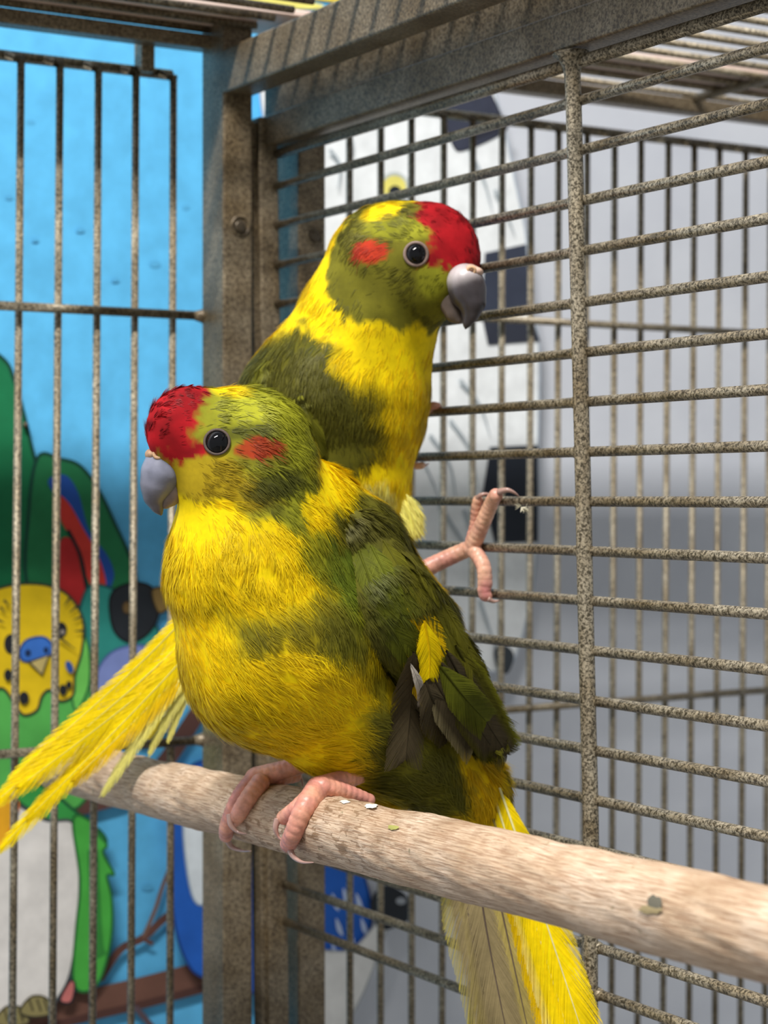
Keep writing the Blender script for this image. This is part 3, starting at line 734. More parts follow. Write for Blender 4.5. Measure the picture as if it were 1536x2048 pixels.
class Head:
    def __init__(s, c, f, R, up=None):
        s.c, s.R = c, R; s.f = f / np.linalg.norm(f); u = UPV - s.f * s.f.dot(UPV); s.u = u / np.linalg.norm(u); s.l = np.cross(s.f, s.u)
    def __call__(s, q): d = (q - s.c) / s.R; return d @ s.f, d @ s.u, d @ s.l
def red_mask(hd, q, crown, lore, patch, seed=5):
    f, u, l = hd(q); w_ = nz(q, 0.004, seed) * 0.05 + nz(q, 0.0012, seed + 1) * 0.04
    edge = crown[0] + (crown[1] - u) * crown[2]
    m1 = sstep(-0.05, 0.05, f - edge + w_) * sstep(crown[3] - 0.05, crown[3] + 0.05, u + w_)
    m2 = sstep(-0.03, 0.03, f - lore[0] + w_) * (1 - sstep(lore[2] - 0.03, lore[2] + 0.03, u + w_)) * sstep(lore[1] - 0.03, lore[1] + 0.03, u + w_)
    dd = np.sqrt(((f - patch[0]) / patch[2]) ** 2 + ((u - patch[1]) / patch[3]) ** 2) + w_ * 2
    m3 = (1 - sstep(0.75, 1.1, dd)) * (np.abs(l) > 0.25)
    return np.maximum(m1, m2), m3

def nostrils(cere, px, py, hd):
    off = np.array(root_of(cere).location); V = [tuple(np.array(v.co) + off) for v in cere.data.vertices]
    bv = BVHTree.FromPolygons(V, [tuple(q.vertices) for q in cere.data.polygons])
    r = bv.ray_cast(Vector(CAM), Vector(ray(px, py)).normalized())
    if r[0] is None: r = bv.find_nearest(Vector(P(px, py, (hd.c - CAM) @ FWD)))
    c, n = np.array(r[0]), np.array(r[1]); m = lambda v: v - 2 * hd.l * (v @ hd.l); cc = np.mean(V, 0)
    for a, b in ((c, n), (cc + m(c - cc), m(n))):
        ring('nostril_rim', a, b, 0.0011, 0.0006, M_EYERING, cere, lin(206, 166, 128))
        ball('nostril', a - b * 0.0003, 0.0009, M_NOSTRIL, cere, n=8)
M_NOSTRIL = plain('nostril_shade', lin(120, 84, 66), 0.8)  # shade of the nostril hollow put into the colour of a solid ball
class Bird:
    def __init__(s, loc, label, lat):
        s.root = empty('parakeet', loc, label, 'parakeet', 'parakeets in the cage'); s.lat = lat
    def capsules(s, items, skin):
        out = []
        for x0, y0, x1, y1, r, rgb, soft, op in items:
            a = skin.hit(x0, y0)[0]; b = skin.hit(x1, y1)[0]; Y = (a - CAM) @ FWD
            out.append((a, b, r * PXM(Y), rgb, soft * PXM(Y), op))
        return out
    def plumage(s, parent, skin, n, colf, flow, lenf, width, keep, seed, per=12, lift=0.10, spread=0.45, jit=0.12):
        g = np.random.default_rng(seed); p, nn = skin.sample(n, g)
        ok = keep(p); p, nn = p[ok], nn[ok]; t = flow(p, nn)
        b = np.cross(nn, t); a = (nz(p, 0.010, 20) * 0.22 + g.normal(0, 0.10, len(p)))[:, None]; t = t * np.cos(a) + b * np.sin(a)
        L = lenf(p) * g.uniform(0.8, 1.2, len(p))
        V, Q, C = barbs(p, nn, t, L, np.full(len(p), width) * g.uniform(0.8, 1.25, len(p)), colf, g, per, lift, spread, jit)
        return mesh('plumage', V, Q, M_PLUME, parent, C, kind='stuff')

# ================================================================== the parakeet sitting on the perch
def sitting():
    lat = RGT * 0.4725 - FWD * 0.87
    foot = perch_hit(560, 1580, 0.0)
    bd = Bird(foot, 'yellow and olive parakeet with red forehead sitting on the wooden perch', lat); R = bd.root
    yy = lambda px: 0.62 + (px - 600) * 8.4e-5
    L = lat
    pr = []
    pr += prim(L, 0.58, (378, 862, 0.600, 91), (450, 885, 0.604, 112))
    pr += prim(L, 0.82, (455, 905, 0.605, 112), (505, 900, 0.608, 126))                 # head
    pr += prim(L, 0.80, (440, 966, 0.603, 82), (466, 952, 0.605, 90))                   # chin
    pr += prim(L, 0.82, (505, 985, 0.609, 148), (520, 1130, yy(520), 190))              # neck, breast
    pr += prim(L, 0.82, (520, 1130, yy(520), 190), (570, 1290, yy(570), 213), (680, 1400, yy(680), 150), (800, 1490, yy(800), 100))
    pr += prim(L, 0.82, (620, 1030, yy(620), 110), (700, 1105, yy(700), 112), (800, 1270, yy(800), 120), (880, 1410, yy(880), 95))
    pr += prim(L, 0.78, (790, 1510, yy(800), 100), (945, 1575, yy(945), 70), (985, 1660, yy(990), 52))
    skin = Skin(pr, 0.0052, 0.00115, 4)
    hd = Head(P(460, 895, 0.6045), -RGT * 0.97 - FWD * 0.24, 165 * PXM(0.6045))
    lay = bd.capsules([
        (620, 900, 760, 1010, 60, YEL, 18, 1), (560, 1000, 640, 960, 60, YEL, 20, 1),
        (735, 1030, 800, 1080, 56, OLV * 0.8, 20, 1), (800, 1070, 900, 1230, 60, OLV * 0.7, 20, 1), (900, 1230, 985, 1440, 60, OLV * 0.7, 20, 1), (690, 1060, 740, 1190, 52, OLV * 0.85, 18, 1), (760, 1100, 800, 1160, 60, OLV * 0.75, 16, 1), (690, 1130, 700, 1260, 52, GRN, 26, 0.9), (640, 1110, 700, 1180, 40, GRN, 20, 0.8),
        (500, 1262, 680, 1255, 36, OLV, 30, 0.85), (650, 1210, 720, 1290, 40, OLV, 24, 0.8), (430, 1215, 520, 1290, 16, OLV, 14, 0.5),
        (735, 1225, 775, 1320, 24, YEL, 12, 0.95), (600, 1390, 690, 1420, 66, YEL, 36, 0.9),
        (760, 1340, 770, 1470, 34, OLV, 22, 0.8),
        (790, 1540, 900, 1590, 76, OLV, 26, 1), (770, 1470, 900, 1500, 60, OLV, 26, 0.9),
        (955, 1530, 990, 1640, 44, YELD, 14, 1), (860, 1640, 960, 1620, 24, YELD, 14, 1), (1010, 1560, 1030, 1620, 14, OLV, 8, 0.8),
    ], skin)
    # head pigment: capsule patches on the near side are mirrored by the head frame
    def headcol(q, c):
        f, u, l = hd(q); w_ = nz(q, 0.005, 31) * 0.10
        dome = sstep(-0.02, 0.12, 1.02 - np.sqrt((f * 1.0 + 0.05) ** 2 + (u * 0.92) ** 2 + (l * 0.35) ** 2) * 0.86 + w_)
        hm = sstep(-1.02, -0.90, f + w_ + 0.25 * (u + 0.2)) * sstep(-0.80, -0.64, u + w_ + 0.25 * np.clip(-f, -1, 1))
        c = c * (1 - hm[:, None]) + OLVL * 0.62 * hm[:, None]
        def el(cf, cu, rf, ru, rgb, op=1.0, soft=0.35, rot=0.0):
            nonlocal c
            cr, sr = math.cos(rot), math.sin(rot); a = (f - cf) * cr + (u - cu) * sr; b = -(f - cf) * sr + (u - cu) * cr
            d = np.sqrt((a / rf) ** 2 + (b / ru) ** 2) + w_ * 1.2; m = (op * (1 - sstep(1 - soft, 1 + soft, d)) * hm)[:, None]; c = c * (1 - m) + rgb * m
        el(-0.30, 0.45, 0.55, 0.16, OLVL, 0.9); el(-0.25, 0.18, 0.55, 0.10, OLVD, 0.8, rot=-0.1)
        el(-0.65, 0.12, 0.32, 0.40, OLVL * 0.85, 0.8); el(0.05, 0.72, 0.20, 0.12, YEL, 0.9)
        el(0.42, -0.42, 0.50, 0.38, MUS, 0.95); el(0.10, -0.60, 0.5, 0.26, MUS, 0.9)
        el(-0.45, -0.42, 0.36, 0.16, OLVD, 0.95, rot=-0.25); el(-0.30, -0.66, 0.34, 0.09, OLVD, 0.7, rot=0.5); el(-0.30, -0.14, 0.30, 0.10, OLV, 0.8)
        return c
    def colf(q):
        c = paint_layers(q, YEL * 0.97, lay)
        c = headcol(q, c)
        m1, m3 = red_mask(hd, q, (0.26, 0.72, 0.46, -0.14), (0.20, -0.08, 0.10), (-0.24, -0.01, 0.26, 0.15))
        rd = RED * (1 + 0.25 * nz(q, 0.003, 8))[:, None]
        f, u, l = hd(q)
        c = c * (1 - m1[:, None]) + rd * m1[:, None]; c = c * (1 - 0.9 * m3[:, None]) + SCAR * 0.72 * 0.9 * m3[:, None]
        return c * (1 + 0.05 * nz(q, 0.004, 12) + 0.04 * nz(q, 0.012, 13))[:, None]
    body = mesh('body', skin.V, skin.F, M_SKINBODY, R, np.clip(colf(skin.V), 0, 1))
    flow = Flow([(300, 870, .600, 330, 800), (340, 810, .600, 400, 780), (400, 790, .602, 500, 790), (350, 880, .598, 400, 850), (520, 830, .60, 600, 870), (500, 890, .595, 590, 920), (370, 950, .595, 400, 1010), (450, 950, .592, 540, 985),
                 (560, 960, .592, 620, 1010), (640, 930, .61, 720, 1010), (340, 1060, .60, 340, 1160), (450, 1080, .59, 470, 1180), (580, 1060, .59, 640, 1160), (380, 1250, .60, 430, 1340), (520, 1230, .59, 590, 1330), (650, 1180, .60, 720, 1290),
                 (480, 1400, .60, 570, 1460), (620, 1380, .60, 700, 1440), (720, 1290, .60, 780, 1400), (720, 1480, .62, 790, 1520), (820, 1520, .63, 900, 1570), (940, 1560, .64, 990, 1640), (800, 1150, .62, 880, 1290)])
    eye, en = skin.hit(434, 884)
    # beak base and eye stay bare
    bk = P(322, 935, 0.601)
    er = 26 * PXM((eye - CAM) @ FWD)
    eyec = eye - en * er * 0.45
    mir = lambda v: v - 2 * lat * ((v - hd.c) @ hd.l) * 0 - 2 * hd.l * ((v - hd.c) @ hd.l)
    def keep(q): return (np.linalg.norm(q - P(318, 914, .594), axis=1) > 24 * PXM(.6)) & (np.linalg.norm(q - eye, axis=1) > er * 1.02) & (np.linalg.norm(q - mir(eye), axis=1) > er * 1.02) & (np.linalg.norm(q - P(316, 950, .597), axis=1) > 46 * PXM(.6))
    def lenf(q):
        f, u, l = hd(q); h = 1 - sstep(0.9, 1.3, np.sqrt(f * f + u * u)); face = sstep(0.15, 0.7, f) * h
        return 0.0072 * (1 - h) + h * (0.0054 - 0.0026 * face)
    bd.plumage(body, skin, 8200, colf, flow, lenf, 0.00022, keep, 11, per=16, lift=0.08)
    bd.plumage(body, skin, 3600, colf, flow, lambda q: lenf(q) * 0.62, 0.00022, lambda q: keep(q) & (np.linalg.norm(q - hd.c, axis=1) < hd.R * 1.25), 12, per=12, lift=0.12)
    # eyes
    for c_, n_, nm in ((eyec, en, 1), (mir(eyec), mir(eye + en) - mir(eye), 2)):
        e = ball('eye', c_, er, M_EYE, R); ring('eyelid', c_ + n_ * er * 0.50, n_, er * 0.96, er * 0.11, M_EYERING, e, lin(92, 78, 70))
    # beak
    LB_ = hd.l
    up = prim(LB_, 0.95, (329, 924, .5990, 38), (322, 948, .5986, 39), (313, 974, .5986, 31), (308, 996, .599, 18), (315, 1015, .599, 10), (322, 1028, .599, 4))
    def bc(q):
        f, u, l = hd(q); t = sstep(-0.85, -0.25, u)[:, None]
        return np.clip((lin(92, 84, 86) * (1 - t) + lin(128, 130, 146) * t) * (1 + 0.08 * nz(q, 0.003, 4))[:, None], 0, 1)
    clumped('upper_beak', up, 0.0016, 0.00045, M_BEAK, R, bc)
    lo_ = prim(LB_, 0.8, (356, 968, .600, 24), (342, 994, .5995, 18), (331, 1010, .599, 9))
    clumped('lower_beak', lo_, 0.001, 0.00045, M_BEAK, R, lambda q: np.tile(lin(132, 112, 100), (len(q), 1)) * (1 + 0.1 * nz(q, 0.002, 4))[:, None])
    ce = prim(LB_, 2.5, (302, 909, .5984, 12), (336, 911, .5990, 16)) 
    cere = clumped('cere', ce, 0.001, 0.0004, M_EYERING, R, lambda q: np.tile(lin(186, 150, 118), (len(q), 1)))
    nostrils(cere, 316, 908, hd)
    # wing: shell, coverts, flight feathers
    def wing_side(mirror):
        wl = prim(L, 0.42, (722, 1088, .6165, 72), (790, 1215, .6122, 98), (880, 1345, .622, 88), (965, 1455, .636, 48))
        ws = Skin(wl, 0.003, 0.0011, 3)
        wlay = bd.capsules([(700, 1040, 760, 1080, 30, lin(92, 88, 32), 16, 0.9), (735, 1120, 800, 1270, 40, GRN * 0.7, 26, 0.5), (842, 1270, 848, 1335, 20, YEL, 5, 1), (860, 1110, 960, 1300, 30, lin(120, 108, 56), 20, 0.7), (840, 1400, 920, 1470, 40, BRN * 0.8, 16, 0.9)], ws)
        wc = lambda q: paint_layers(q, OLV * 0.78, wlay, 0.001) * (1 + 0.16 * nz(q, 0.006, 41))[:, None]
        if mirror:
            c0 = P(600, 1200, yy(600)); mm = lambda v: v - 2 * np.outer((np.atleast_2d(v) - c0) @ L, L)
            o = mesh('wing', mm(ws.V), ws.F[:, ::-1], M_SKINBODY, R, np.clip(wc(ws.V), 0, 1)); return o
        wing = mesh('wing', ws.V, ws.F, M_SKINBODY, R, np.clip(wc(ws.V), 0, 1), label='folded olive wing')
        wf = Flow([(700, 1050, .60, 730, 1130), (760, 1120, .60, 840, 1260), (760, 1240, .60, 820, 1340), (860, 1200, .61, 930, 1340), (900, 1380, .62, 970, 1470)])
        bd.plumage(wing, ws, 4200, wc, wf, lambda q: np.full(len(q), 0.0062), 0.00020, lambda q: np.ones(len(q), bool), 13, per=14, lift=0.10, spread=0.22, jit=0.04)
        k = 0
        front = catmull([(700, 1090), (735, 1190), (790, 1290), (850, 1390), (930, 1470)], 12); rear = catmull([(790, 1050), (860, 1150), (925, 1260), (965, 1350), (1005, 1450)], 12)
        rows = [(0.08, 4, 100, 64), (0.18, 5, 95, 62), (0.36, 6, 110, 62), (0.54, 6, 125, 64), (0.70, 5, 135, 66)]
        for t, m, ln, wd in rows[::-1]:
            for j in range(m):
                b = (j + 0.5) / m; i = int(t * (len(front) - 1)); c = front[i] * (1 - b) + rear[i] * b
                i2 = min(i + 8, len(front) - 1); c2 = front[i2] * (1 - b) + rear[i2] * b; d = (c2 - c) / np.linalg.norm(c2 - c)
                if 825 < c[0] + d[0] * 40 < 866 and 1250 < c[1] + d[1] * 60 < 1350: colr = YELD * 0.9
                else: colr = wc(ws.hit(*(c + d * ln * 0.5))[0][None])[0] * rng.uniform(0.92, 1.06)
                hp = []; 
                for sx in (0.0, 0.5, 1.0):
                    h_, n_ = ws.hit(*(c + d * ln * sx)); hp.append(h_ + n_ * (0.0002 + 0.0004 * sx)); 
                    if sx == 0.5: nm = n_
                nm2 = nm
                feather('covert_feather', wing, hp, wd * PXM(0.61), nm2, colr, colr * 1.15, colr * 0.85, 0.05, seed=k, tip=0.6, ang=0.75, pitch=0.0003); k += 1
        def fl(name, px, wd, rgb, edge=None, out=0.001, shaft=None):
            nonlocal k
            hp = []
            for (x, y) in px: hp.append(P(x, y, min(ws.depth(x, y), skin.depth(x, y) + (0.0 if x < 835 else 0.05))) + L * out)
            feather(name, wing, hp, wd * 1.1 * PXM(0.615), L, rgb, edge, shaft, 0.12, seed=50 + k, tip=0.78, ang=0.85, pitch=0.00026); k += 1
        fl('flight_feather', [(905, 1290), (965, 1400), (1012, 1492)], 62, OLV * 0.6, OLVL * 0.6, 0.0012)
        fl('flight_feather', [(885, 1300), (945, 1410), (1006, 1506)], 66, BRN * 0.6, OLV * 0.6, 0.0016)
        fl('flight_feather', [(870, 1320), (920, 1410), (975, 1492)], 66, BRN * 0.62, OLV * 0.7, 0.0018)
        fl('flight_feather', [(850, 1340), (890, 1410), (940, 1484)], 76, BRN * 0.60, lin(150, 138, 100), 0.0022)
        fl('flight_feather', [(838, 1350), (860, 1410), (900, 1468)], 84, BRN * 0.52, BRN * 0.7, 0.0024)
        fl('flight_feather', [(868, 1330), (915, 1390), (960, 1440)], 70, OLV * 0.4 + GRN * 0.3, OLV * 0.6 + GRN * 0.3, 0.0028)
        fl('flight_feather', [(836, 1240), (846, 1300), (846, 1352)], 52, YEL, YEL, 0.0034, YELD)
        fl('flight_feather', [(812, 1300), (806, 1400), (796, 1514)], 78, BRN * 0.72, BRN * 0.80, 0.0040, BRN * 0.55)
        fl('flight_feather', [(806, 1325), (824, 1370), (828, 1420)], 18, lin(196, 186, 172), lin(210, 200, 186), 0.0046)
        return wing
    wing_side(False); wing_side(True)
    # tail
    tl = [((950, 1585, .646), (1000, 1800, .642), (1075, 2140, .632), 60, lin(168, 150, 84), lin(190, 174, 60), lin(104, 90, 74)),
          ((955, 1590, .648), (965, 1800, .644), (1030, 2140, .634), 72, lin(146, 130, 92), lin(168, 152, 86), lin(96, 82, 72)),
          ((950, 1590, .650), (935, 1800, .646), (1005, 2150, .636), 60, lin(150, 134, 94), lin(196, 182, 80), lin(104, 90, 78)),
          ((970, 1580, .645), (1035, 1800, .640), (1120, 2140, .630), 62, YELD * 0.9, lin(220, 206, 120), lin(150, 132, 70)),
          ((985, 1580, .644), (1060, 1810, .638), (1160, 2140, .626), 58, YEL * 0.92, lin(240, 224, 130), lin(230, 222, 150)),
          ((1000, 1575, .643), (1085, 1820, .636), (1190, 2140, .624), 56, YEL, YEL, lin(238, 230, 160))]
    for i, (a, b, c, wd, base, ed, sh) in enumerate(tl):
        feather('tail_feather', R, [P(*a), P(*b), P(*c)], wd * 1.5 * PXM(.67), -FWD * 0.85 - RGT * 0.3 + UPV * 0.2, base, ed, sh, 0.10, seed=80 + i, tip=0.85, nL=40)
    # legs
    pinkc = lambda q: np.clip((lin(204, 138, 124) + (lin(224, 160, 134) - lin(204, 138, 124)) * (0.5 + 0.5 * nz(q, 0.004, 55))[:, None]) * (1 + 0.12 * nz(q, 0.0012, 56))[:, None], 0, 1)
    def on_perch(lst, r): return [perch_hit(x, y, r * 0.8) for x, y in lst]
    m = PXM(0.645)
    def legset(tarsus, toes, rear, Yt):
        r = 18 * m
        ch = [toe_chain([P(x, y, Y) for x, y, Y in tarsus], [19 * m, 18 * m, 21 * m], 0.03)]
        for tp, rad, cl in toes: ch.append(toe_chain(on_perch(tp, 16 * m), [x * m for x in rad], 0.09))
        rp, rad, cl = rear
        ch.append(toe_chain([P(x, y, Y) for x, y, Y in rp], [x * m for x in rad], 0.08))
        lg = leg_mesh('leg', R, ch, pinkc)
        for tp, rad, c_ in toes: claw(lg, [perch_hit(x, y, g_) for x, y, g_ in c_], 7.5 * m)
        if cl: claw(lg, [P(x, y, Y) for x, y, Y in cl], 6.5 * m)
    Yk = (perch_hit(505, 1562, 0.002) - CAM) @ FWD
    legset([(680, 1498, Yk - .008), (600, 1530, Yk - .004), (508, 1556, Yk)],
           [([(512, 1558), (478, 1598), (455, 1650), (452, 1672)], [21, 17, 15, 13], [(452, 1672, .0022), (462, 1692, .0030), (482, 1701, .0030), (503, 1702, .0024)]),
            ([(520, 1566), (492, 1604), (473, 1636), (468, 1642)], [18, 17, 16, 12], [(460, 1630, .0040), (462, 1650, .0045), (476, 1664, .0035), (494, 1668, .002)])],
           ([(515, 1562, Yk), (560, 1555, Yk + .004), (592, 1552, Yk + .008)], [17, 16, 13], [(590, 1548, Yk + .007), (602, 1556, Yk + .008), (606, 1574, Yk + .008)]), Yk)
    Yk = (perch_hit(635, 1580, 0.002) - CAM) @ FWD
    legset([(780, 1520, Yk + .036), (715, 1550, Yk + .017), (634, 1576, Yk)],
           [([(636, 1578), (610, 1614), (588, 1664), (576, 1690)], [22, 19, 17, 15], [(578, 1692, .0024), (586, 1712, .0034), (604, 1724, .0034), (627, 1725, .0024)]),
            ([(622, 1590), (592, 1618), (566, 1636)], [16, 15, 13], [(556, 1638, .0035), (551, 1656, .0040), (557, 1674, .0032), (569, 1683, .0022)])],
           ([(645, 1574, Yk), (690, 1584, Yk + .004), (740, 1600, Yk + .008)], [18, 15, 11], None), Yk)
sitting()

# ================================================================== the parakeet clinging to the divider
def clinging():
    lat = RGT * 0.516 - FWD * 0.857; L = lat
    bd = Bird(P(945, 1095, 0.70), 'yellow and olive parakeet with red forehead clinging to the divider wires', lat); R = bd.root
    pr = []
    pr += prim(L, 0.85, (778, 535, .697, 124), (815, 525, .693, 116))
    pr += prim(L, 0.64, (815, 525, .693, 116), (866, 511, .688, 106))
    pr += prim(L, 0.85, (850, 572, .688, 80), (872, 560, .686, 70))
    pr += prim(L, 0.85, (778, 540, .697, 124), (735, 650, .699, 140), (685, 790, .702, 180), (690, 940, .702, 142), (725, 1010, .702, 78))
    pr += prim(L, 0.85, (620, 830, .706, 158), (600, 960, .708, 120), (535, 1080, .712, 60))
    pr += prim(L, 0.9, (770, 990, .700, 42), (802, 1020, .699, 22))
    skin = Skin(pr, 0.0055, 0.00125, 4)
    hd = Head(P(812, 525, 0.6925), RGT * 0.95 - FWD * 0.30, 140 * PXM(.6925))
    lay = bd.capsules([(520, 760, 600, 900, 110, OLV * 0.85, 26, 1), (600, 720, 640, 800, 70, OLV * 0.8, 16, 1), (680, 800, 710, 900, 46, OLV * 0.75, 18, 1), (735, 800, 745, 890, 34, OLV * 0.8, 22, 0.9),
                       (590, 610, 600, 640, 14, OLVD, 10, 0.8), (812, 1015, 830, 1050, 14, LEM, 12, 1)], skin)
    def colf(q):
        c = paint_layers(q, YEL, lay); f, u, l = hd(q); w_ = nz(q, 0.005, 61) * 0.07 + nz(q, 0.0016, 62) * 0.04
        # olive cap and cheeks end in a clean collar
        hm = sstep(-0.03, 0.05, 0.97 - np.sqrt(((f + 0.02) / 1.0) ** 2 + (u / 0.98) ** 2 + (l * 0.25) ** 2) + w_) 
        hm = np.maximum(hm, sstep(-0.1, 0.1, f - 0.25) * sstep(-1.02, -0.92, u + w_))
        oc = OLV * (1 + 0.10 * nz(q, 0.004, 63))[:, None]
        c = c * (1 - hm[:, None]) + oc * hm[:, None]
        def el(cf, cu, rf, ru, rgb, op=1.0, soft=0.3, rot=0.0):
            nonlocal c
            cr, sr = math.cos(rot), math.sin(rot); a = (f - cf) * cr + (u - cu) * sr; b = -(f - cf) * sr + (u - cu) * cr
            d = np.sqrt((a / rf) ** 2 + (b / ru) ** 2) + w_ * 1.5; m = (op * (1 - sstep(1 - soft, 1 + soft, d)))[:, None]; c = c * (1 - m) + rgb * m
        el(-0.18, 0.70, 0.30, 0.17, YEL, 0.95); el(0.15, 0.40, 0.5, 0.16, OLVL * 0.8, 0.7); el(0.0, -0.4, 0.55, 0.3, OLV * 0.85, 0.6); el(0.55, -0.30, 0.2, 0.3, OLVL * 0.75, 0.7)
        m1, m3 = red_mask(hd, q, (0.30, 0.80, 0.36, -0.16), (0.33, -0.12, 0.10), (-0.28, 0.07, 0.27, 0.17))
        rd = RED * (1 + 0.2 * nz(q, 0.003, 8))[:, None]
        c = c * (1 - m1[:, None]) + rd * m1[:, None]; c = c * (1 - 0.95 * m3[:, None]) + SCAR * 0.95 * m3[:, None]
        return c * (1 + 0.09 * nz(q, 0.004, 12) + 0.06 * nz(q, 0.012, 13))[:, None]
    body = mesh('body', skin.V, skin.F, M_SKINBODY, R, np.clip(colf(skin.V), 0, 1))
    flow = Flow([(950, 490, .68, 900, 430), (900, 430, .685, 830, 405), (850, 450, .675, 790, 430), (780, 410, .69, 700, 440), (860, 580, .67, 800, 620), (790, 560, .675, 720, 590), (700, 480, .69, 650, 560), (640, 570, .69, 600, 640), (720, 660, .68, 690, 740), (820, 680, .68, 800, 780),
                 (600, 720, .69, 570, 820), (700, 800, .68, 690, 900), (820, 820, .68, 810, 920), (760, 940, .68, 770, 1020), (800, 1000, .69, 830, 1050), (560, 850, .70, 540, 960), (620, 1000, .70, 560, 1080)])
    eye, en = skin.hit(832, 508); er = 22.5 * PXM(.68); eyec = eye - en * er * 0.42
    mir = lambda v: v - 2 * hd.l * ((v - hd.c) @ hd.l)
    def keep(q): return (np.linalg.norm(q - eye, axis=1) > er * 1.05) & (np.linalg.norm(q - mir(eye), axis=1) > er * 1.05) & (np.linalg.norm(q - P(936, 578, .675), axis=1) > 42 * PXM(.68))
    def lenf(q):
        f, u, l = hd(q); h = 1 - sstep(0.95, 1.3, np.sqrt(f * f + u * u)); face = sstep(0.15, 0.7, f) * h
        return 0.0068 * (1 - h) + h * (0.0046 - 0.0016 * face)
    bd.plumage(body, skin, 7000, colf, flow, lenf, 0.00026, keep, 21, per=14, lift=0.06, jit=0.08)
    bd.plumage(body, skin, 3000, colf, flow, lambda q: lenf(q) * 0.62, 0.00022, lambda q: keep(q) & (np.linalg.norm(q - hd.c, axis=1) < hd.R * 1.2), 22, per=12, lift=0.08, jit=0.08)
    for c_, n_ in ((eyec, en), (mir(eyec), mir(eye + en) - mir(eye))):
        e = ball('eye', c_, er, M_EYE, R); ring('eyelid', c_ + n_ * er * 0.46, n_, er * 1.00, er * 0.15, M_EYERING, e, lin(132, 112, 102))
    l2 = hd.l
    up = prim(l2, 0.92, (930, 564, .6765, 37), (936, 584, .676, 36), (944, 606, .675, 26), (941, 630, .675, 15), (934, 646, .675, 7), (931, 657, .675, 2.5))
    def bc(q):
        f, u, l = hd(q); t = sstep(-0.52, -0.26, u + 0.35 * (0.8 - f))[:, None]
        return np.clip((lin(62, 56, 58) * (1 - t) + lin(204, 194, 194) * t) * (1 + 0.08 * nz(q, 0.003, 4))[:, None], 0, 1)
    clumped('upper_beak', up, 0.0016, 0.00045, M_BEAK, R, bc)
    clumped('lower_beak', prim(l2, 0.8, (893, 598, .681, 22), (908, 628, .680, 17), (918, 640, .679, 9)), 0.001, 0.00045, M_BEAK, R, lambda q: np.tile(lin(92, 78, 68), (len(q), 1)) * (1 + 0.15 * nz(q, 0.002, 4))[:, None])
    cere = clumped('cere', prim(l2, 2.0, (942, 541, .6758, 13), (957, 544, .6748, 9)), 0.001, 0.0004, M_EYERING, R, lambda q: np.tile(lin(204, 170, 150), (len(q), 1)))
    nostrils(cere, 943, 541, hd)
    # wing
    ws = Skin(prim(L, 0.40, (580, 785, .690, 84), (640, 850, .683, 88), (672, 925, .685, 46)), 0.003, 0.0012, 3)
    wlay = bd.capsules([(520, 740, 600, 700, 40, OLVL * 0.7, 26, 0.5)], ws)
    wc = lambda q: paint_layers(q, OLV * 0.72, wlay, 0.001) * (1 + 0.16 * nz(q, 0.006, 43))[:, None]
    wing = mesh('wing', ws.V, ws.F, M_SKINBODY, R, np.clip(wc(ws.V), 0, 1), label='folded olive wing')
    wf = Flow([(560, 720, .68, 560, 800), (620, 780, .68, 650, 880), (680, 900, .68, 690, 960)])
    bd.plumage(wing, ws, 2000, wc, wf, lambda q: np.full(len(q), 0.0066), 0.00024, lambda q: np.ones(len(q), bool), 23, per=14, lift=0.03, spread=0.25, jit=0.04)
    k = 0
    for (x, y, dx, dy, wd) in ((520, 740, -4, 100, 70), (580, 720, 10, 110, 76), (625, 720, 28, 105, 70), (560, 790, 10, 110, 76), (610, 800, 30, 110, 76), (650, 800, 34, 110, 66), (600, 860, 36, 100, 70), (645, 870, 36, 80, 56)):
        hp = []
        for sx in (0, 0.5, 1):
            h_, n_ = ws.hit(x + dx * sx, y + dy * sx); hp.append(h_ + n_ * (0.0004 + 0.0006 * sx))
        cl_ = (OLV * 0.75 + GRN * 0.1) * rng.uniform(0.8, 1.05)
        feather('covert_feather', wing, hp, wd * PXM(.68), n_, cl_, cl_ * 1.3, cl_ * 0.8, 0.1, seed=140 + k, nL=14, nW=9, tip=0.6); k += 1
    for px, wd, rgb in (([(650, 820), (690, 890), (690, 950)], 40, BRN * 0.6), ([(690, 850), (706, 890), (698, 935)], 22, lin(104, 96, 118))):
        hp = [P(x, y, (ws.hit(x, y)[0] - CAM) @ FWD) + L * 0.0016 for x, y in px]
        feather('flight_feather', wing, hp, wd * PXM(.68), L, rgb, rgb * 1.2, None, 0.1, seed=160 + k); k += 1
    c0 = P(690, 800, .702); mesh('wing', ws.V - 2 * np.outer((ws.V - c0) @ L, L), ws.F[:, ::-1], M_SKINBODY, R, np.clip(wc(ws.V), 0, 1))
    # vent plumes
    g = np.random.default_rng(77)
    vp = np.array([P(806 + g.uniform(-8, 14), 1004 + g.uniform(-18, 26), .697 + g.uniform(-.004, .004)) for _ in range(90)])
    tdir = P(834, 1055, .697) - P(806, 1000, .697); tdir /= np.linalg.norm(tdir)
    nn = np.tile(-FWD * 0.8 + RGT * 0.6, (90, 1)); nn /= np.linalg.norm(nn, axis=1)[:, None]
    V, Q, C = barbs(vp, nn, np.tile(tdir, (90, 1)), np.full(90, 0.0095), np.full(90, 0.00028), lambda q: np.tile(LEM, (len(q), 1)), g, 14, 0.05, 0.4, 0.1)
    mesh('vent_plumes', V, Q, M_PLUME, R, C, kind='stuff', label='pale lemon vent fluff')
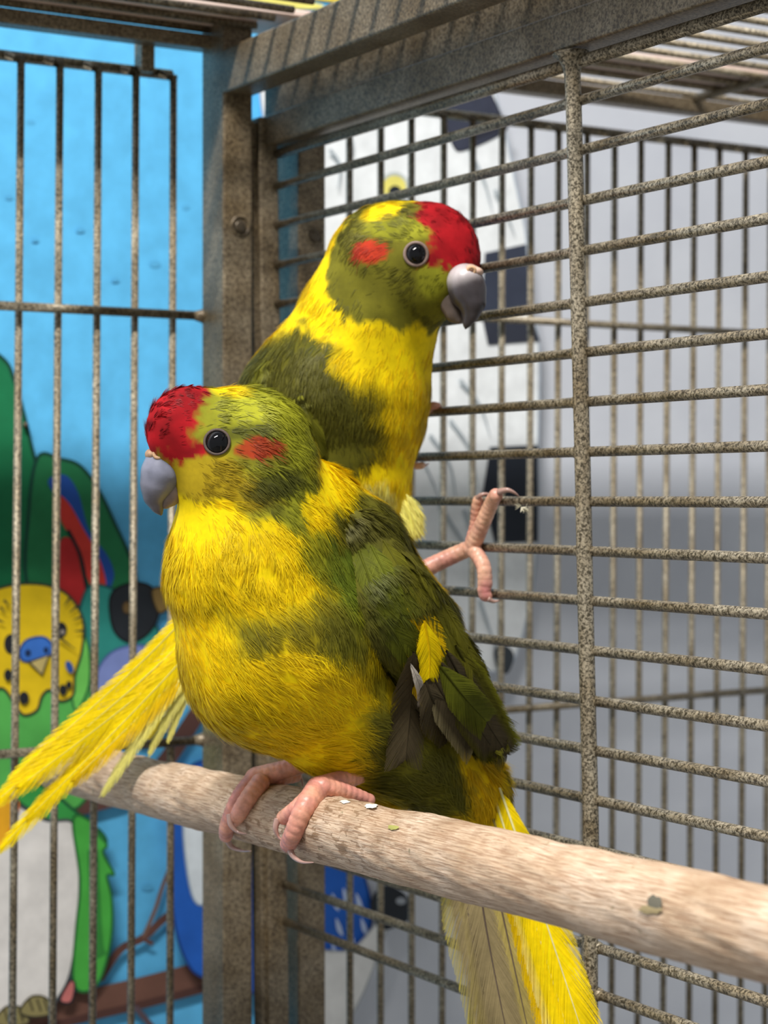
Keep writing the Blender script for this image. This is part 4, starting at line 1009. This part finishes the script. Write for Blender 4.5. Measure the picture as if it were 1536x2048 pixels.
    # long tail sweeping down behind the other bird and over the perch end
    tl = [((560, 1060, .712), (330, 1320, .716), (-14, 1610, .722), 40, YEL), ((575, 1065, .711), (350, 1330, .714), (40, 1575, .720), 44, YEL * 0.96),
          ((560, 1075, .710), (330, 1350, .713), (0, 1700, .722), 34, YEL), ((575, 1085, .709), (320, 1370, .712), (55, 1640, .720), 30, YEL * 0.95),
          ((585, 1085, .709), (360, 1350, .711), (150, 1560, .716), 36, YELD), ((590, 1100, .708), (370, 1350, .710), (205, 1590, .716), 22, LEM * 0.9),
          ((600, 1100, .708), (390, 1350, .710), (298, 1508, .714), 20, LEM * 0.85), ((610, 1110, .708), (405, 1340, .710), (335, 1485, .713), 16, LEM * 0.8),
          ((540, 1050, .714), (300, 1310, .718), (20, 1560, .724), 30, YEL)]
    for i, (a, b, c, wd, base) in enumerate(tl):
        feather('tail_feather', R, [P(*a), P(*b), P(*c)], wd * 1.45 * PXM(.715), -FWD * 0.9 + UPV * 0.35 - RGT * 0.2, base, base * 0.95 + LEM * 0.1, LEM * 0.8, 0.14, 0.10, 180 + i, nL=48, tip=0.5)
    # legs on the wires
    pk = lambda q: np.clip((lin(206, 146, 130) + (lin(226, 176, 146) - lin(206, 146, 130)) * (0.5 + 0.5 * nz(q, 0.004, 57))[:, None]) * (1 + 0.12 * nz(q, 0.0012, 58))[:, None], 0, 1)
    W = lambda x, y, off=0.0036: on_x(x, y, DX - off)
    m = PXM(0.70)
    ch = [toe_chain([P(800, 1165, .695), P(870, 1128, .697), W(940, 1096, 0.003)], [21 * m, 17 * m, 16 * m], 0.03),
          toe_chain([W(943, 1096), W(964, 1050), W(982, 1008), W(992, 990, 0.005)], [17 * m, 15 * m, 14 * m, 13 * m], 0.08),
          toe_chain([W(942, 1092, 0.003), W(952, 1045, 0.002), W(954, 1012, 0.0032), W(956, 1000, 0.0035)], [14 * m, 12 * m, 12 * m, 10 * m], 0.08),
          toe_chain([W(946, 1098), W(966, 1130), W(970, 1165), W(968, 1186, 0.004), W(976, 1194, 0.003)], [15 * m, 14 * m, 14 * m, 14 * m, 11 * m], 0.09)]
    lg = leg_mesh('leg', R, ch, pk)
    claw(lg, [W(998, 984, 0.005), W(1014, 980, 0.004), W(1028, 985, 0.002), W(1038, 993, 0.0)], 7 * m)
    claw(lg, [W(952, 1000, 0.004), W(962, 990, 0.004), W(976, 988, 0.002), W(986, 994, 0.0)], 6 * m)
    claw(lg, [W(976, 1198, 0.004), W(988, 1203, 0.002), W(1002, 1200, 0.0)], 6 * m)
    ch = [toe_chain([P(790, 850, .704), W(846, 826, 0.003), W(862, 813, 0.003), W(876, 812, 0.001)], [15 * m, 13 * m, 11 * m, 8 * m], 0.06),
          toe_chain([P(780, 900, .704), W(820, 926, 0.003), W(836, 932, 0.003), W(846, 930, 0.001)], [14 * m, 11 * m, 9 * m, 7 * m], 0.06),
          toe_chain([P(740, 930, .704), P(785, 875, .704)], [18 * m, 15 * m], 0.03)]
    lg2 = leg_mesh('leg', R, ch, pk)
    claw(lg2, [W(872, 812, 0.001), W(883, 815, -0.001), W(887, 824, -0.003)], 5 * m)
    claw(lg2, [W(842, 930, 0.001), W(852, 930, -0.001), W(858, 926, -0.003)], 5 * m)
clinging()
# tiny down fluff caught on a wire beside the clinging foot
g = np.random.default_rng(5); fp = np.tile(on_x(1048, 1012, DX - 0.003), (6, 1)) + g.normal(0, 0.0006, (6, 3))
dr = g.normal(size=(6, 3)); dr /= np.linalg.norm(dr, axis=1)[:, None]; nn = np.cross(dr, g.normal(size=(6, 3))); nn /= np.linalg.norm(nn, axis=1)[:, None]
V, Q, C = barbs(fp, nn, dr, np.full(6, 0.0028), np.full(6, 0.0003), lambda q: np.tile(lin(226, 220, 196), (len(q), 1)), g, 8, 0.1, 0.9, 0.3)
o = mesh('down_fluff', V, Q, M_PLUME, None, C); o['label'] = 'tiny pale tuft of down stuck to a divider wire'; o['category'] = 'feather'
